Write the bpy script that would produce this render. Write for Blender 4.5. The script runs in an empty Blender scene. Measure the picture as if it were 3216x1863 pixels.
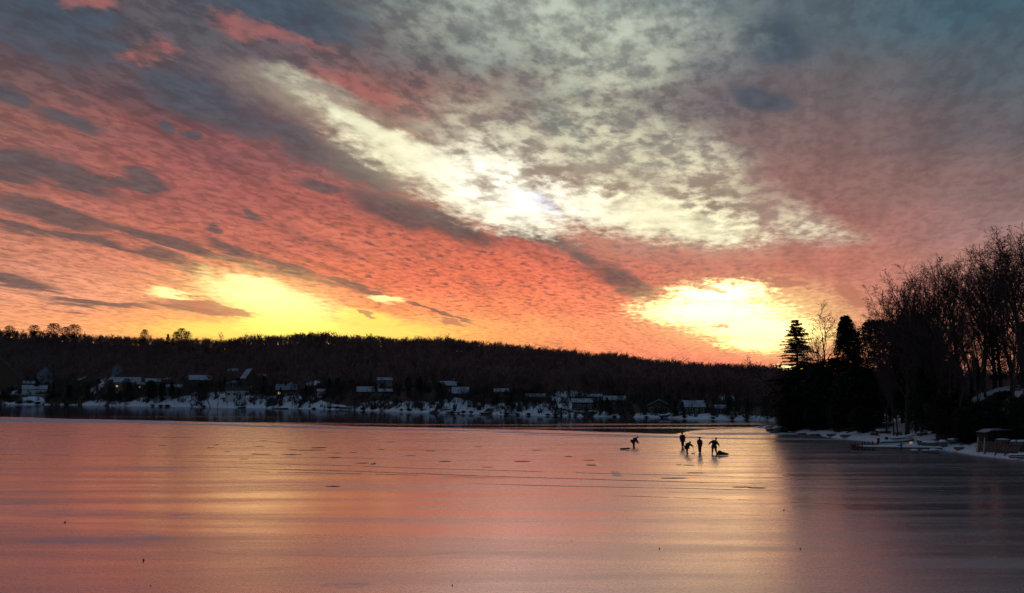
import bpy, math, random
import numpy as np
from mathutils import Vector, Matrix, Euler

# ------------------------------------------------------------------ camera, sky, sun, exposure
scene = bpy.context.scene
COL = scene.collection
W, H, F = 3216.0, 1863.0, 2676.0           # pixel size of the photograph, focal length in its pixels
CAM_Z = 6.24
PITCH = math.atan(0.1183)
S = 1.2762                                  # notes taken on a 2520 px wide copy of the photograph

cd = bpy.data.cameras.new('camera')
cam = bpy.data.objects.new('camera', cd)
COL.objects.link(cam)
cam.location = (0, 0, CAM_Z)
cam.rotation_euler = (math.pi/2 + PITCH, 0, 0)
cd.sensor_width = 36
cd.lens = 36 * F / W
cd.clip_start = 0.1
cd.clip_end = 9000
scene.camera = cam
scene.view_settings.view_transform = 'Standard'
scene.view_settings.look = 'None'
scene.view_settings.exposure = 0
scene.view_settings.gamma = 1

def ray(fx, fy):
    u = (fx - W/2) / F; v = -(fy - H/2) / F
    c, s = math.cos(PITCH), math.sin(PITCH)
    return Vector((u, c - v*s, s + v*c))
def G(fx, fy, z=0.0):                       # where a line of sight meets level z
    d = ray(fx, fy); t = (z - CAM_Z) / d.z
    return Vector((d.x*t, d.y*t, z))
def azel(fx, fy):
    d = ray(fx, fy).normalized()
    return math.degrees(math.atan2(d.x, d.y)), math.degrees(math.asin(d.z))

def lin(c):
    return tuple(((x/255)/12.92 if x/255 <= .04045 else ((x/255+.055)/1.055)**2.4) for x in c)

# ---- world
world = bpy.data.worlds.new('World'); scene.world = world
world.use_nodes = True
nt = world.node_tree; nt.nodes.clear()
N = nt.nodes; L = nt.links
def nd(t, **k):
    n = N.new(t)
    for a, b in k.items(): setattr(n, a, b)
    return n
def put(sock, v):
    if hasattr(v, 'is_output'): L.new(v, sock)
    else: sock.default_value = v
def M(op, a, b=0.0, c=None, clamp=False):
    n = nd('ShaderNodeMath', operation=op, use_clamp=clamp)
    put(n.inputs[0], a); put(n.inputs[1], b)
    if c is not None: put(n.inputs[2], c)
    return n.outputs[0]
def VM(op, a, b=None, s=None):
    n = nd('ShaderNodeVectorMath', operation=op)
    put(n.inputs[0], a)
    if b is not None: put(n.inputs[1], b)
    if s is not None: put(n.inputs['Scale'], s)
    return n.outputs['Value'] if op in ('LENGTH', 'DOT_PRODUCT') else n.outputs[0]
def MR(v, a, b, c=0.0, d=1.0, t='SMOOTHSTEP'):
    n = nd('ShaderNodeMapRange', interpolation_type=t)
    n.clamp = True
    put(n.inputs[0], v); put(n.inputs[1], a); put(n.inputs[2], b); put(n.inputs[3], c); put(n.inputs[4], d)
    return n.outputs[0]
def MIX(f, a, b, mode='MIX'):
    n = nd('ShaderNodeMix', data_type='RGBA', blend_type=mode)
    n.clamp_factor = True
    put(n.inputs[0], f)
    put(n.inputs[6], a if hasattr(a, 'is_output') else (*a, 1)); put(n.inputs[7], b if hasattr(b, 'is_output') else (*b, 1))
    return n.outputs[2]
def NOISE(vec, scale, detail=4, rough=.5, color=False):
    n = nd('ShaderNodeTexNoise'); L.new(vec, n.inputs['Vector'])
    n.inputs['Scale'].default_value = scale; n.inputs['Detail'].default_value = detail
    n.inputs['Roughness'].default_value = rough
    return n.outputs['Color'] if color else n.outputs[0]
def MAPN(vec, loc=(0,0,0), rot=0.0, sc=(1,1,1), kind='TEXTURE'):
    n = nd('ShaderNodeMapping', vector_type=kind); L.new(vec, n.inputs[0])
    n.inputs['Location'].default_value = loc; n.inputs['Rotation'].default_value = (0, 0, rot); n.inputs['Scale'].default_value = sc
    return n.outputs[0]

tc = nd('ShaderNodeTexCoord')
sep = nd('ShaderNodeSeparateXYZ'); L.new(tc.outputs['Generated'], sep.inputs[0])
dx, dy, dz = sep.outputs
AZ = M('MULTIPLY', M('ARCTAN2', dx, dy), 57.29578)
EL = M('MULTIPLY', M('ARCSINE', dz), 57.29578)
zz = M('ADD', M('MAXIMUM', dz, 0.0), 0.07)
cmb = nd('ShaderNodeCombineXYZ'); L.new(M('DIVIDE', dx, zz), cmb.inputs[0]); L.new(M('DIVIDE', dy, zz), cmb.inputs[1])
PL = cmb.outputs[0]                          # position on a flat cloud deck
# bands of the deck run towards a point on the horizon about 17 degrees right of the view
STR = MAPN(PL, rot=math.radians(19), kind='POINT')      # x across the bands, y along them (rotated frame)

# warp of the sky coordinates by the cloud noise
def centred(c): return VM('SUBTRACT', c, (.5, .5, .5))
w1 = centred(NOISE(MAPN(STR, sc=(1.6, .6, 1), kind='POINT'), 1.3, 3, .55, True))
w2 = centred(NOISE(MAPN(STR, sc=(1.5, .8, 1), kind='POINT'), 5.5, 4, .62, True))
azel_c = nd('ShaderNodeCombineXYZ'); L.new(AZ, azel_c.inputs[0]); L.new(EL, azel_c.inputs[1])
P0 = azel_c.outputs[0]
amp = MR(EL, 2.0, 26.0, .35, 1.0, 'LINEAR')
W1 = VM('MULTIPLY', VM('SCALE', w1, s=amp), (7.0, 4.2, 0))
W2 = VM('MULTIPLY', VM('SCALE', w2, s=amp), (3.0, 2.2, 0))
P1 = VM('ADD', P0, W1)
P2 = VM('ADD', P1, W2)                       # for ragged cloud edges
PS = VM('ADD', VM('ADD', P0, VM('SCALE', W1, s=.35)), VM('SCALE', W2, s=.8))

# broad cloud colours, rows from high to low
XS = [0, 250, 500, 750, 1000, 1250, 1500, 1750, 2000, 2250, 2520]
ROWS = [
 (0,   [(60,80,96),(74,76,86),(85,86,98),(84,92,103),(92,102,108),(98,110,112),(112,126,124),(88,108,114),(90,94,104),(72,90,106),(60,82,98)]),
 (130, [(88,80,90),(100,84,88),(74,82,95),(118,94,98),(100,98,106),(106,110,112),(118,126,122),(100,103,108),(94,96,103),(74,94,108),(66,88,102)]),
 (260, [(112,86,90),(104,82,88),(92,78,88),(104,88,96),(150,100,94),(120,102,100),(114,104,100),(104,95,98),(108,94,98),(96,92,99),(78,90,103)]),
 (390, [(138,94,88),(146,90,88),(148,86,88),(126,86,88),(130,98,94),(140,104,92),(122,106,98),(122,104,100),(130,97,97),(112,92,98),(94,92,102)]),
 (500, [(162,102,92),(164,96,89),(162,92,90),(172,94,88),(156,88,80),(138,92,82),(150,110,96),(150,108,100),(142,100,98),(132,99,99),(122,100,103)]),
 (600, [(188,114,96),(192,110,92),(188,104,90),(204,110,90),(212,110,86),(196,98,78),(170,94,84),(180,104,92),(166,105,98),(160,110,108),(142,114,117)]),
 (680, [(204,130,102),(216,130,102),(222,126,92),(224,118,86),(232,116,84),(226,110,78),(206,104,82),(192,108,90),(190,114,99),(174,116,108),(158,118,114)]),
 (750, [(220,142,108),(228,146,110),(236,152,102),(243,142,90),(248,140,88),(240,126,84),(232,124,88),(214,120,92),(202,125,105),(188,122,112),(172,122,117)]),
 (810, [(236,152,108),(243,152,102),(252,166,98),(254,176,92),(253,172,94),(250,154,92),(242,138,94),(232,132,96),(216,130,106),(204,128,112),(190,128,118)]),
 (880, [(242,168,108),(248,160,98),(253,156,84),(254,170,80),(254,170,84),(252,150,90),(246,140,96),(238,130,98),(228,134,104),(224,140,112),(214,140,118)]),
]
ROWS = [(y, [(r, g+(3 if y > 560 and i < 8 else 1), b+((5 if y > 560 else 1 if y > 300 else 0) if i < 7 else 4 if i == 7 else -3)) for i, (r, g, b) in enumerate(v)]) for y, v in ROWS]
def row_ramp(vals, y):
    n = nd('ShaderNodeValToRGB'); r = n.color_ramp; r.interpolation = 'B_SPLINE'
    a0, a1 = -40.0, 40.0
    pts = [((azel(x*S, y*S)[0]-a0)/(a1-a0), lin(v)) for x, v in zip(XS, vals)]
    pts = [(0.0, tuple(.8*q for q in pts[0][1]))] + pts + [(1.0, tuple(.8*q for q in pts[-1][1]))]
    r.elements[0].position = pts[0][0]; r.elements[0].color = (*pts[0][1], 1)
    r.elements[1].position = pts[-1][0]; r.elements[1].color = (*pts[-1][1], 1)
    for p, c in pts[1:-1]:
        e = r.elements.new(p); e.color = (*c, 1)
    return n
sp1 = nd('ShaderNodeSeparateXYZ'); L.new(VM('ADD', VM('ADD', P0, VM('SCALE', W1, s=.8)), VM('SCALE', W2, s=.5)), sp1.inputs[0])
uaz = MR(sp1.outputs[0], -40.0, 40.0, 0, 1, 'LINEAR')
uel = sp1.outputs[1]
col = None; prev_el = None
for y, vals in ROWS:
    rr = row_ramp(vals, y); L.new(uaz, rr.inputs[0])
    e = azel(1600, y*S)[1]
    if col is None: col = rr.outputs[0]
    else: col = MIX(MR(uel, prev_el, e, 0.0, 1.0), col, rr.outputs[0])
    prev_el = e

TOK = [None]
def ell(x1, y1, x2, y2, w, soft=.5, P=None):
    """soft elongated patch between two sky directions, w = half width"""
    P = P or P2
    if TOK[0] is not None:                   # ties each patch to the one before it: keeps the shader's working memory small
        t = nd('ShaderNodeVectorMath', operation='MULTIPLY_ADD')
        L.new(TOK[0], t.inputs[0]); t.inputs[1].default_value = (1e-7,)*3; L.new(P, t.inputs[2]); P = t.outputs[0]
    a = azel(x1*S, y1*S); b = azel(x2*S, y2*S)
    cx, cy = (a[0]+b[0])/2, (a[1]+b[1])/2
    ln = max(math.hypot(b[0]-a[0], b[1]-a[1])/2, .05); ang = math.atan2(b[1]-a[1], b[0]-a[0])
    hw = w * S / F * 57.3
    v = MAPN(P, loc=(cx, cy, 0), rot=ang, sc=(ln, hw, 1))
    TOK[0] = MR(VM('LENGTH', v), 1.0+soft*.6, 1.0-soft, 0.0, 1.0)
    return TOK[0]
def union(*lst):
    """widest of many patches; built one after the other so that few values are alive at a time"""
    o = ell(*lst[0])
    for q in lst[1:]: o = M('MAXIMUM', o, ell(*q))
    return o

# grain of the altocumulus: small ripples, light and dark
rip = NOISE(MAPN(STR, sc=(1.45, .80, 1), kind='POINT'), 16, 4, .6)
rip2 = NOISE(MAPN(STR, loc=(1, 9, 0), sc=(1.25, .85, 1), kind='POINT'), 9, 5, .58)
big = NOISE(MAPN(STR, sc=(2.4, .5, 1), kind='POINT'), 2.6, 5, .6)
EDGE = M('ADD', M('MULTIPLY', rip, .5), M('ADD', M('MULTIPLY', rip2, .5), -.5))     # -.25 .. .25
def ragged(v, k=2.0, lo=.40, hi=.60):
    return MR(M('ADD', v, M('MULTIPLY', EDGE, M('MULTIPLY', k, M('MULTIPLY', v, 4.0, clamp=True)))), lo, hi)
redness = MR(AZ, 4.0, 22.0, 1.0, .45)
ripc = M('MULTIPLY', M('SUBTRACT', MR(rip, .40, .60), .5), redness)
bigc = M('SUBTRACT', MR(big, .32, .68), .5)
ripL = M('ADD', 1.13, M('ADD', M('MULTIPLY', ripc, .34), M('MULTIPLY', bigc, .26)))
col = VM('SCALE', col, s=M('MULTIPLY', ripL, M('SUBTRACT', 1.0, M('MULTIPLY', MR(AZ, -8.0, 4.0, .16, .04), MR(EL, 6.0, 10.0)))))
col = MIX(M('MULTIPLY', MR(rip, .54, .66), M('MULTIPLY', redness, .22)), col, VM('MULTIPLY', col, (1.16, 1.10, .90)))

cell = M('MULTIPLY', MR(M('ADD', M('MULTIPLY', rip, .6), M('MULTIPLY', rip2, .4)), .49, .40), M('MULTIPLY', redness, MR(EL, 3.5, 8.0, .12, .36)))
col = MIX(cell, col, MIX(MR(EL, 8.0, 22.0), lin((128, 84, 84)), lin((74, 74, 86))))
# long dark rolls running along the bands, strongest low on the left
rolls = NOISE(MAPN(STR, loc=(11, 2, 0), sc=(3.4, .42, 1), kind='POINT'), 1.9, 4, .62)
rolls = M('MULTIPLY', MR(M('ADD', rolls, M('MULTIPLY', EDGE, .35)), .54, .68), MR(AZ, -4.0, 14.0, .55, .22))
col = MIX(rolls, col, VM('MULTIPLY', col, (.42, .60, .78)))
# pink lit patches high up, slate dark ones
lit = M('MULTIPLY', MR(NOISE(MAPN(STR, loc=(3, 5, 0), sc=(2.0, .8, 1), kind='POINT'), 3.0, 5, .6), .52, .74), MR(EL, 10.0, 20.0, .05, .50))
lit = M('MULTIPLY', lit, MR(AZ, 6.0, 20.0, 1.0, .35))
col = MIX(lit, col, VM('MULTIPLY', col, (1.45, 1.02, .92)))
col = MIX(M('MULTIPLY', MR(AZ, 8.0, 26.0), MR(EL, 12.0, 24.0, 0, .5)), col, VM('MULTIPLY', col, (.78, .98, 1.10)))
slate = lin((88, 78, 80)); slate_hi = lin((62, 78, 93))
SL = MIX(MR(EL, 10.0, 24.0), slate, slate_hi)
SL = VM('SCALE', SL, s=MR(M('ADD', M('MULTIPLY', rip, .5), M('MULTIPLY', rip2, .5)), .36, .64, .80, 1.30, 'LINEAR'))
dark_streaks = union((-40,478, 1000,735, 9, 1), (-60,542, 540,662, 9, 1), (-60,352, 420,462, 8, 1), 
    (-80,355, 300,445, 26, 1), (-60,205, 60,262, 26, 1), (40,265, 240,330, 20, 1), (130,425, 310,475, 17, 1), (290,425, 420,465, 15, 1),
    (-60,385, 130,450, 19, 1), (-80,470, 310,570, 22, 1), (240,550, 500,606, 18, 1), (-60,540, 130,590, 17, 1), (70,570, 330,612, 19, 1), (260,597, 560,668, 14, 1),
    (480,580, 640,630, 17, 1), (600,618, 790,675, 18, 1), (760,665, 1000,735, 9, 1), (960,720, 1200,808, 6, 1), (-80,672, 150,712, 15, 1),
    (90,738, 380,760, 11, 1), (330,735, 640,778, 12, 1), (420,655, 560,690, 11, 1), (360,290,420,310,14,1), (430,315,490,330,12,1), (490,535,540,545,9,1), (600,520,650,530,8,1),
)
col = MIX(M('MULTIPLY', ragged(dark_streaks, 2.0, .16, .74), .85), col, SL)
dark_big = union(
    (-80,10, 340,110, 84, 1), (330,150, 730,335, 56, 1), (640,300, 840,380, 44, 1), (400,-30, 950,100, 66, 1),
    (780,365, 1010,440, 40, 1), (830,455, 1100,565, 44, 1), (980,500, 1250,612, 40, 1), (1210,540, 1440,600, 28, 1), (1380,590,1500,650,22,1), (700,440, 860,470, 18, 1), (1440,640, 1640,732, 38, 1),
    (1750,40, 2050,110, 56, 1), (1800,215, 1990,260, 34, 1), (1600,540, 1760,600, 26, 1), (1280,230,1500,400,40,1), (1100,90,1250,160,40,1), (1360,200,1440,250,30,1),
)
col = MIX(M('MULTIPLY', ragged(dark_big, 2.3, .12, .80), .82), col, SL)
# small dark puffs through the red deck
puff = M('MULTIPLY', MR(M('ADD', M('MULTIPLY', rip, .55), M('MULTIPLY', rip2, .45)), .44, .36), ell(400,640, 1750,600, 190, .9, P0))
col = MIX(M('MULTIPLY', puff, .72), col, slate)

# warm lit red clouds
reds = union((420,30, 760,130, 20, 1), (300,105, 480,130, 18, 1), (700,110, 860,160, 14, 1), (760,240, 1120,370, 20, 1), (860,230, 1120,300, 18, 1),
              (1620,590, 1960,640, 48, 1), (160,-5, 300,15, 18, 1), (700,165, 1000,260, 22, 1), (1440,560, 1600,650, 30, 1), (980,300,1130,380,16,1))
col = MIX(M('MULTIPLY', ragged(reds, 2.8, .25, 1.05), MR(rip2, .4, .6, .38, .68)), col, MIX(MR(EL, 8.0, 20.0), lin((208, 114, 94)), lin((176, 104, 98))))

# openings to the bright sky behind the deck
sky = nd('ShaderNodeTexSky', sky_type='NISHITA')
sky.sun_disc = False
sky.sun_elevation = math.radians(1.5); sky.sun_rotation = math.radians(-16); sky.altitude = 200; sky.dust_density = 2.0
hi_col = MIX(MR(EL, 13.0, 27.0), tuple(1.0*q for q in lin((255, 246, 205))), tuple(.92*q for q in lin((204, 216, 198))))
hi_col = MIX(ell(1050,400, 1480,530, 110, .9, P0), hi_col, (1.3, 1.24, 1.02))
hi_col = MIX(ell(1285,470, 1385,530, 20, .6, PS), hi_col, (.93, .93, 1.0))
hi_col = VM('SCALE', hi_col, s=MR(rip2, .3, .7, .80, 1.14, 'LINEAR'))
mott = MR(M('ADD', M('MULTIPLY', rip, .3), M('MULTIPLY', rip2, .7)), .41, .61)
mzone = union((980,30, 1780,60, 130, .9), (640,170, 900,280, 30, .9), (1250,180, 1700,60, 150, .9), (1240,300, 1720,400, 120, .9), (1500,300, 1860,560, 110, .9), (1060,330, 1500,420, 120, .9), (1850,520,2100,580,40,.9))
col = MIX(M('MULTIPLY', mzone, .44), col, lin((170, 172, 157)))
col = MIX(M('MULTIPLY', M('MULTIPLY', mzone, mott), .66), col, hi_col)
gap_a = union((760,255, 1120,400, 30, 1, PS), (820,320, 1300,475, 50, 1, PS), (1020,430, 1430,545, 76, 1, PS), (1140,370, 1270,470, 60, 1, PS),
    (1280,470, 1880,565, 62, 1, PS), (1560,520, 1890,575, 46, 1, PS))
col = MIX(M('MULTIPLY', union((600,180, 1100,390, 50, 1, PS), (820,330, 1300,490, 90, 1, PS), (1240,440, 1900,570, 120, 1, PS)), .45), col, lin((205, 190, 160)))
col = MIX(ragged(gap_a, 1.8, .12, .86), col, hi_col)
# small clouds drifting over the openings
bits = M('MULTIPLY', union((1140,440, 1260,450, 50, .9), (1470,410, 1560,490, 50, .9), (1280,400, 1460,470, 40, .9), (1660,440, 1840,520, 60, .9)), M('SUBTRACT', 1.0, mott))
col = MIX(M('MULTIPLY', bits, .8), col, lin((150, 128, 112)))

glow_l = union((250,795, 1250,812, 44, 1.0, PS), (330,700, 1000,785, 72, 1.0, PS))
col = MIX(M('MULTIPLY', glow_l, .42), col, lin((255, 178, 112)))
glow_r = ell(1560,770, 2120,800, 85, 1.0, PS)
col = MIX(M('MULTIPLY', glow_r, .45), col, lin((255, 190, 124)))
low_l = union((470,690, 870,800, 56, 1, PS), (520,680, 740,722, 24, 1, PS), (560,775, 860,800, 44, 1, PS), (360,715,480,732,12,1,PS), (900,726,1000,738,9,1,PS))
halo_l = union((440,690, 900,800, 84, 1, PS), (300,812, 1150,818, 44, 1, PS))
col = MIX(M('MULTIPLY', ragged(halo_l, 1.2, .0, 1.0), .85), col, MIX(MR(EL, 3.6, 7.0), lin((255, 200, 92)), lin((255, 202, 128))))
strip_l = union((360,812, 1110,818, 30, 1, PS), (820,770, 1000,800, 22, 1, PS))
col = MIX(ragged(strip_l, 1.0, .10, .74), col, (1.15, .80, .16))
col = MIX(ragged(low_l, 1.5, .10, .98), col, MIX(MR(EL, 4.0, 7.0), (1.45, 1.12, .20), (1.5, 1.25, .50)))
halo_r = union((1570,765, 2100,785, 84, 1, PS), (1720,815, 2120,830, 60, 1, PS))
col = MIX(M('MULTIPLY', ragged(halo_r, 1.6, .0, 1.0), .85), col, lin((255, 214, 142)))
low_r = union((1560,765, 1960,772, 40, 1, PS), (1640,728, 1900,716, 34, 1, PS), (1680,795, 2050,822, 42, 1, PS), (1760,845, 1950,850, 20, 1, PS), (1900,905,1990,908,10,1,PS))
col = MIX(ragged(low_r, 2.0, .10, .95), col, MIX(MR(EL, 3.0, 7.5), (2.7, 1.85, .62), (3.2, 2.5, 1.1)))
over = union((380,728, 640,778, 11, 1), (870,768, 940,782, 9, 1), (1080,788, 1140,800, 11, 1), (1700,690, 1790,712, 9, 1), (1880,700, 2010,715, 12, 1), (1740,795, 1800,800, 5, 1), (2040,710,2160,745,14,1))
col = MIX(M('MULTIPLY', ragged(over, 1.0, .3, .6), .75), col, lin((186, 118, 96)))

# away from the view: dim blue dusk overhead and to the east
back = MR(M('ABSOLUTE', AZ), 45.0, 110.0)
top = MR(EL, 30.0, 60.0)
col = MIX(M('MAXIMUM', back, top), col, lin((72, 88, 108)))
air = nd('ShaderNodeVectorMath', operation='SCALE'); L.new(sky.outputs[0], air.inputs[0]); air.inputs['Scale'].default_value = 0.003
col = VM('ADD', col, air.outputs[0])
bg = nd('ShaderNodeBackground'); L.new(col, bg.inputs[0]); bg.inputs[1].default_value = 1.0
out = nd('ShaderNodeOutputWorld'); L.new(bg.outputs[0], out.inputs[0])
world.cycles.sampling_method = 'MANUAL'; world.cycles.sample_map_resolution = 512

sl = bpy.data.lights.new('sun', 'SUN'); sl.energy = 0.02; sl.angle = math.radians(10); sl.color = (1, .55, .3)
sun = bpy.data.objects.new('sun', sl); COL.objects.link(sun)
sa, se = math.radians(-16), math.radians(1.5)
sun.rotation_euler = Vector((math.sin(sa)*math.cos(se), math.cos(sa)*math.cos(se), math.sin(se))).to_track_quat('Z', 'Y').to_euler()

# ------------------------------------------------------------------ helpers
rng = np.random.default_rng(7)
random.seed(7)
def _hash(ix, iy, seed):
    n = (ix.astype(np.int64)*374761393 + iy.astype(np.int64)*668265263 + seed*974711) & 0x7fffffff
    n = ((n ^ (n >> 13)) * 1274126177) & 0x7fffffff
    return ((n ^ (n >> 16)) & 0xffff) / 65535.0
def vnoise(x, y, seed=0):
    x = np.asarray(x, float); y = np.asarray(y, float)
    ix, iy = np.floor(x), np.floor(y); fx, fy = x-ix, y-iy
    fx = fx*fx*(3-2*fx); fy = fy*fy*(3-2*fy)
    a = _hash(ix, iy, seed); b = _hash(ix+1, iy, seed); c = _hash(ix, iy+1, seed); d = _hash(ix+1, iy+1, seed)
    return (a*(1-fx)+b*fx)*(1-fy) + (c*(1-fx)+d*fx)*fy
def fbm(x, y, o=4, seed=0):
    s = 0; a = .5; t = 0
    for k in range(o):
        s = s + a*vnoise(x*2**k, y*2**k, seed+k*17); t += a; a *= .5
    return s/t
def sstep(a, b, x):
    t = np.clip((x-a)/(b-a), 0, 1); return t*t*(3-2*t)

def mat(name, base, rough=.8, spec=.3, var=.25, scale=6.0, bump=0.0, metal=0.0, coords='Object'):
    m = bpy.data.materials.new(name); m.use_nodes = True
    t = m.node_tree; p = t.nodes['Principled BSDF']
    p.inputs['Roughness'].default_value = rough; p.inputs['Specular IOR Level'].default_value = spec; p.inputs['Metallic'].default_value = metal
    co = t.nodes.new('ShaderNodeTexCoord'); nz = t.nodes.new('ShaderNodeTexNoise')
    nz.inputs['Scale'].default_value = scale; nz.inputs['Detail'].default_value = 5
    t.links.new(co.outputs[coords], nz.inputs['Vector'])
    r = t.nodes.new('ShaderNodeValToRGB'); t.links.new(nz.outputs[0], r.inputs[0])
    r.color_ramp.elements[0].position = .3; r.color_ramp.elements[1].position = .7
    r.color_ramp.elements[0].color = (*[c*(1-var) for c in base], 1); r.color_ramp.elements[1].color = (*[min(1, c*(1+var)) for c in base], 1)
    t.links.new(r.outputs[0], p.inputs['Base Color'])
    if bump:
        b = t.nodes.new('ShaderNodeBump'); b.inputs['Strength'].default_value = bump
        t.links.new(nz.outputs[0], b.inputs['Height']); t.links.new(b.outputs[0], p.inputs['Normal'])
    return m
MATS = dict(
    bark=mat('bark', (.055,.045,.038), scale=3), bark_pale=mat('pale_bark', (.13,.11,.09), scale=3), twig=mat('twigs', (.075,.05,.042), scale=2),
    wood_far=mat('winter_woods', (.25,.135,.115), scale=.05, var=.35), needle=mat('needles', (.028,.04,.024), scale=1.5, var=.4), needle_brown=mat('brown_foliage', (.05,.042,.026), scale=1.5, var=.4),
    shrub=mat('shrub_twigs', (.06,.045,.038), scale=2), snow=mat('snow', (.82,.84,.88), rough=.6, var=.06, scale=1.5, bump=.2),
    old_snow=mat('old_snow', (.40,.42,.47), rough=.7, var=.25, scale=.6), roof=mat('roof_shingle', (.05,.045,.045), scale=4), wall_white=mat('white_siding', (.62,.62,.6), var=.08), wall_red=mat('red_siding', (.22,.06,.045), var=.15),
    wall_brown=mat('brown_siding', (.12,.075,.05), var=.2), wall_blue=mat('blue_grey_siding', (.22,.27,.3), var=.1), wall_green=mat('green_siding', (.12,.2,.16), var=.1), wall_tan=mat('tan_siding', (.36,.28,.2), var=.12),
    glass=mat('window_glass', (.02,.025,.03), rough=.08, spec=.8, var=.1), stone=mat('stone', (.14,.13,.12), scale=2.5, bump=.6), wood=mat('weathered_wood', (.11,.085,.06), scale=8, var=.3),
    wood_pale=mat('pale_timber', (.15,.13,.09), scale=5, var=.35), red=mat('red_paint', (.13,.018,.016), var=.2), pale_paint=mat('pale_paint', (.55,.55,.52), var=.1),
    boat=mat('boat_hull', (.10,.10,.11), rough=.4, var=.15), boat_red=mat('red_boat_hull', (.16,.04,.03), rough=.4, var=.15), canvas=mat('canvas_cover', (.03,.03,.034)), rubber=mat('black_rubber', (.02,.02,.02)),
    coat_dark=mat('dark_coat', (.022,.02,.026), var=.3, scale=9), coat_brown=mat('brown_coat', (.045,.028,.022), var=.3, scale=9), coat_red=mat('maroon_coat', (.10,.022,.02), var=.3, scale=9), coat_green=mat('olive_coat', (.035,.038,.022), var=.3, scale=9),
    trousers=mat('dark_trousers', (.018,.018,.024), var=.2), skin=mat('skin', (.35,.2,.15), rough=.5, var=.05), hat=mat('knit_hat', (.025,.02,.02), var=.3), glove=mat('glove', (.12,.03,.025)),
    debris=mat('dark_debris', (.03,.025,.02), scale=20), steel=mat('galvanised_steel', (.25,.25,.26), rough=.4, metal=.6, var=.1),
)
def emis(name, c, s):
    m = bpy.data.materials.new(name); m.use_nodes = True; p = m.node_tree.nodes['Principled BSDF']
    p.inputs['Base Color'].default_value = (*c, 1); p.inputs['Emission Color'].default_value = (*c, 1); p.inputs['Emission Strength'].default_value = s
    return m
MATS['lit_window'] = emis('lit_window', (1, .62, .28), .55)
MATS['lamp_glow'] = emis('lamp_glow', (.8, .34, .22), .35)

class MB:
    """collects vertices and faces, then links them as ONE mesh object"""
    def __init__(s): s.v = []; s.f = []; s.mi = []
    def add(s, vs, fs, mi=0):
        o = len(s.v); s.v += [tuple(v) for v in vs]; s.f += [tuple(i+o for i in f) for f in fs]; s.mi += [mi]*len(fs)
    def box(s, c, d, rz=0, taper=1.0, mi=0, rx=0, ry=0):
        hx, hy, hz = d[0]/2, d[1]/2, d[2]/2; R = Euler((rx, ry, rz)).to_matrix(); c = Vector(c)
        vs = []
        for z, k in ((-hz, 1), (hz, taper)):
            for x, y in ((-hx,-hy),(hx,-hy),(hx,hy),(-hx,hy)): vs.append(c + R @ Vector((x*k, y*k, z)))
        s.add(vs, [(3,2,1,0),(4,5,6,7),(0,1,5,4),(1,2,6,5),(2,3,7,6),(3,0,4,7)], mi)
    def tube(s, pts, rads, n=6, mi=0, cap=True):
        pts = [Vector(p) for p in pts]; rings = []; o = len(s.v)
        for i, p in enumerate(pts):
            d = (pts[min(i+1, len(pts)-1)] - pts[max(i-1, 0)]).normalized()
            a = d.cross(Vector((0.13, .2, 1)) if abs(d.z) < .9 else Vector((1, .1, 0))).normalized(); b = d.cross(a)
            for k in range(n):
                t = 2*math.pi*k/n; s.v.append(tuple(p + (a*math.cos(t) + b*math.sin(t))*rads[i]))
        for i in range(len(pts)-1):
            for k in range(n):
                s.f.append((o+i*n+k, o+i*n+(k+1) % n, o+(i+1)*n+(k+1) % n, o+(i+1)*n+k)); s.mi.append(mi)
        if cap:
            s.f.append(tuple(o+k for k in range(n))[::-1]); s.f.append(tuple(o+(len(pts)-1)*n+k for k in range(n))); s.mi += [mi, mi]
    def blob(s, c, r, seed=0, n=10, m=7, rough=.25, flat=0.0, mi=0):
        """uneven rounded lump, r = three half sizes"""
        o = len(s.v); c = Vector(c)
        for i in range(m+1):
            th = math.pi*i/m
            for k in range(n):
                ph = 2*math.pi*k/n
                d = Vector((math.sin(th)*math.cos(ph), math.sin(th)*math.sin(ph), math.cos(th)))
                q = 1 + rough*(float(fbm(d.x*1.7+seed*3.1+9, d.y*1.7+d.z*2.1+5, 3, seed))-.5)*2
                z = d.z*r[2]*q
                s.v.append((c.x+d.x*r[0]*q, c.y+d.y*r[1]*q, c.z+max(z, -r[2]*(1-flat))))
        for i in range(m):
            for k in range(n): s.f.append((o+i*n+k, o+i*n+(k+1) % n, o+(i+1)*n+(k+1) % n, o+(i+1)*n+k)); s.mi.append(mi)
    def mesh(s, name, mats):
        me = bpy.data.meshes.new(name); me.from_pydata(s.v, [], s.f)
        for m in (mats if isinstance(mats, (list, tuple)) else [mats]): me.materials.append(MATS[m] if isinstance(m, str) else m)
        if len(me.materials) > 1: me.polygons.foreach_set('material_index', s.mi)
        me.update(); return me
    def build(s, name, mats, parent=None, smooth=False):
        me = s.mesh(name, mats)
        if smooth: me.polygons.foreach_set('use_smooth', [True]*len(me.polygons))
        o = bpy.data.objects.new(name, me); COL.objects.link(o)
        if parent: o.parent = parent
        return o
def link(name, me, parent=None):
    o = bpy.data.objects.new(name, me); COL.objects.link(o)
    if parent: o.parent = parent
    return o
def thing(name, label, cat, loc=(0,0,0), rz=0.0, group=None, sc=1.0):
    o = bpy.data.objects.new(name, None); COL.objects.link(o); o.empty_display_size = .2
    o.location = loc; o.rotation_euler = (0, 0, rz); o.scale = (sc, sc, sc) if not hasattr(sc, '__len__') else sc
    o['label'] = label; o['category'] = cat
    if group: o['group'] = group
    return o
def tag(o, label, cat, group=None):
    o['label'] = label; o['category'] = cat
    if group: o['group'] = group
    return o
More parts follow.
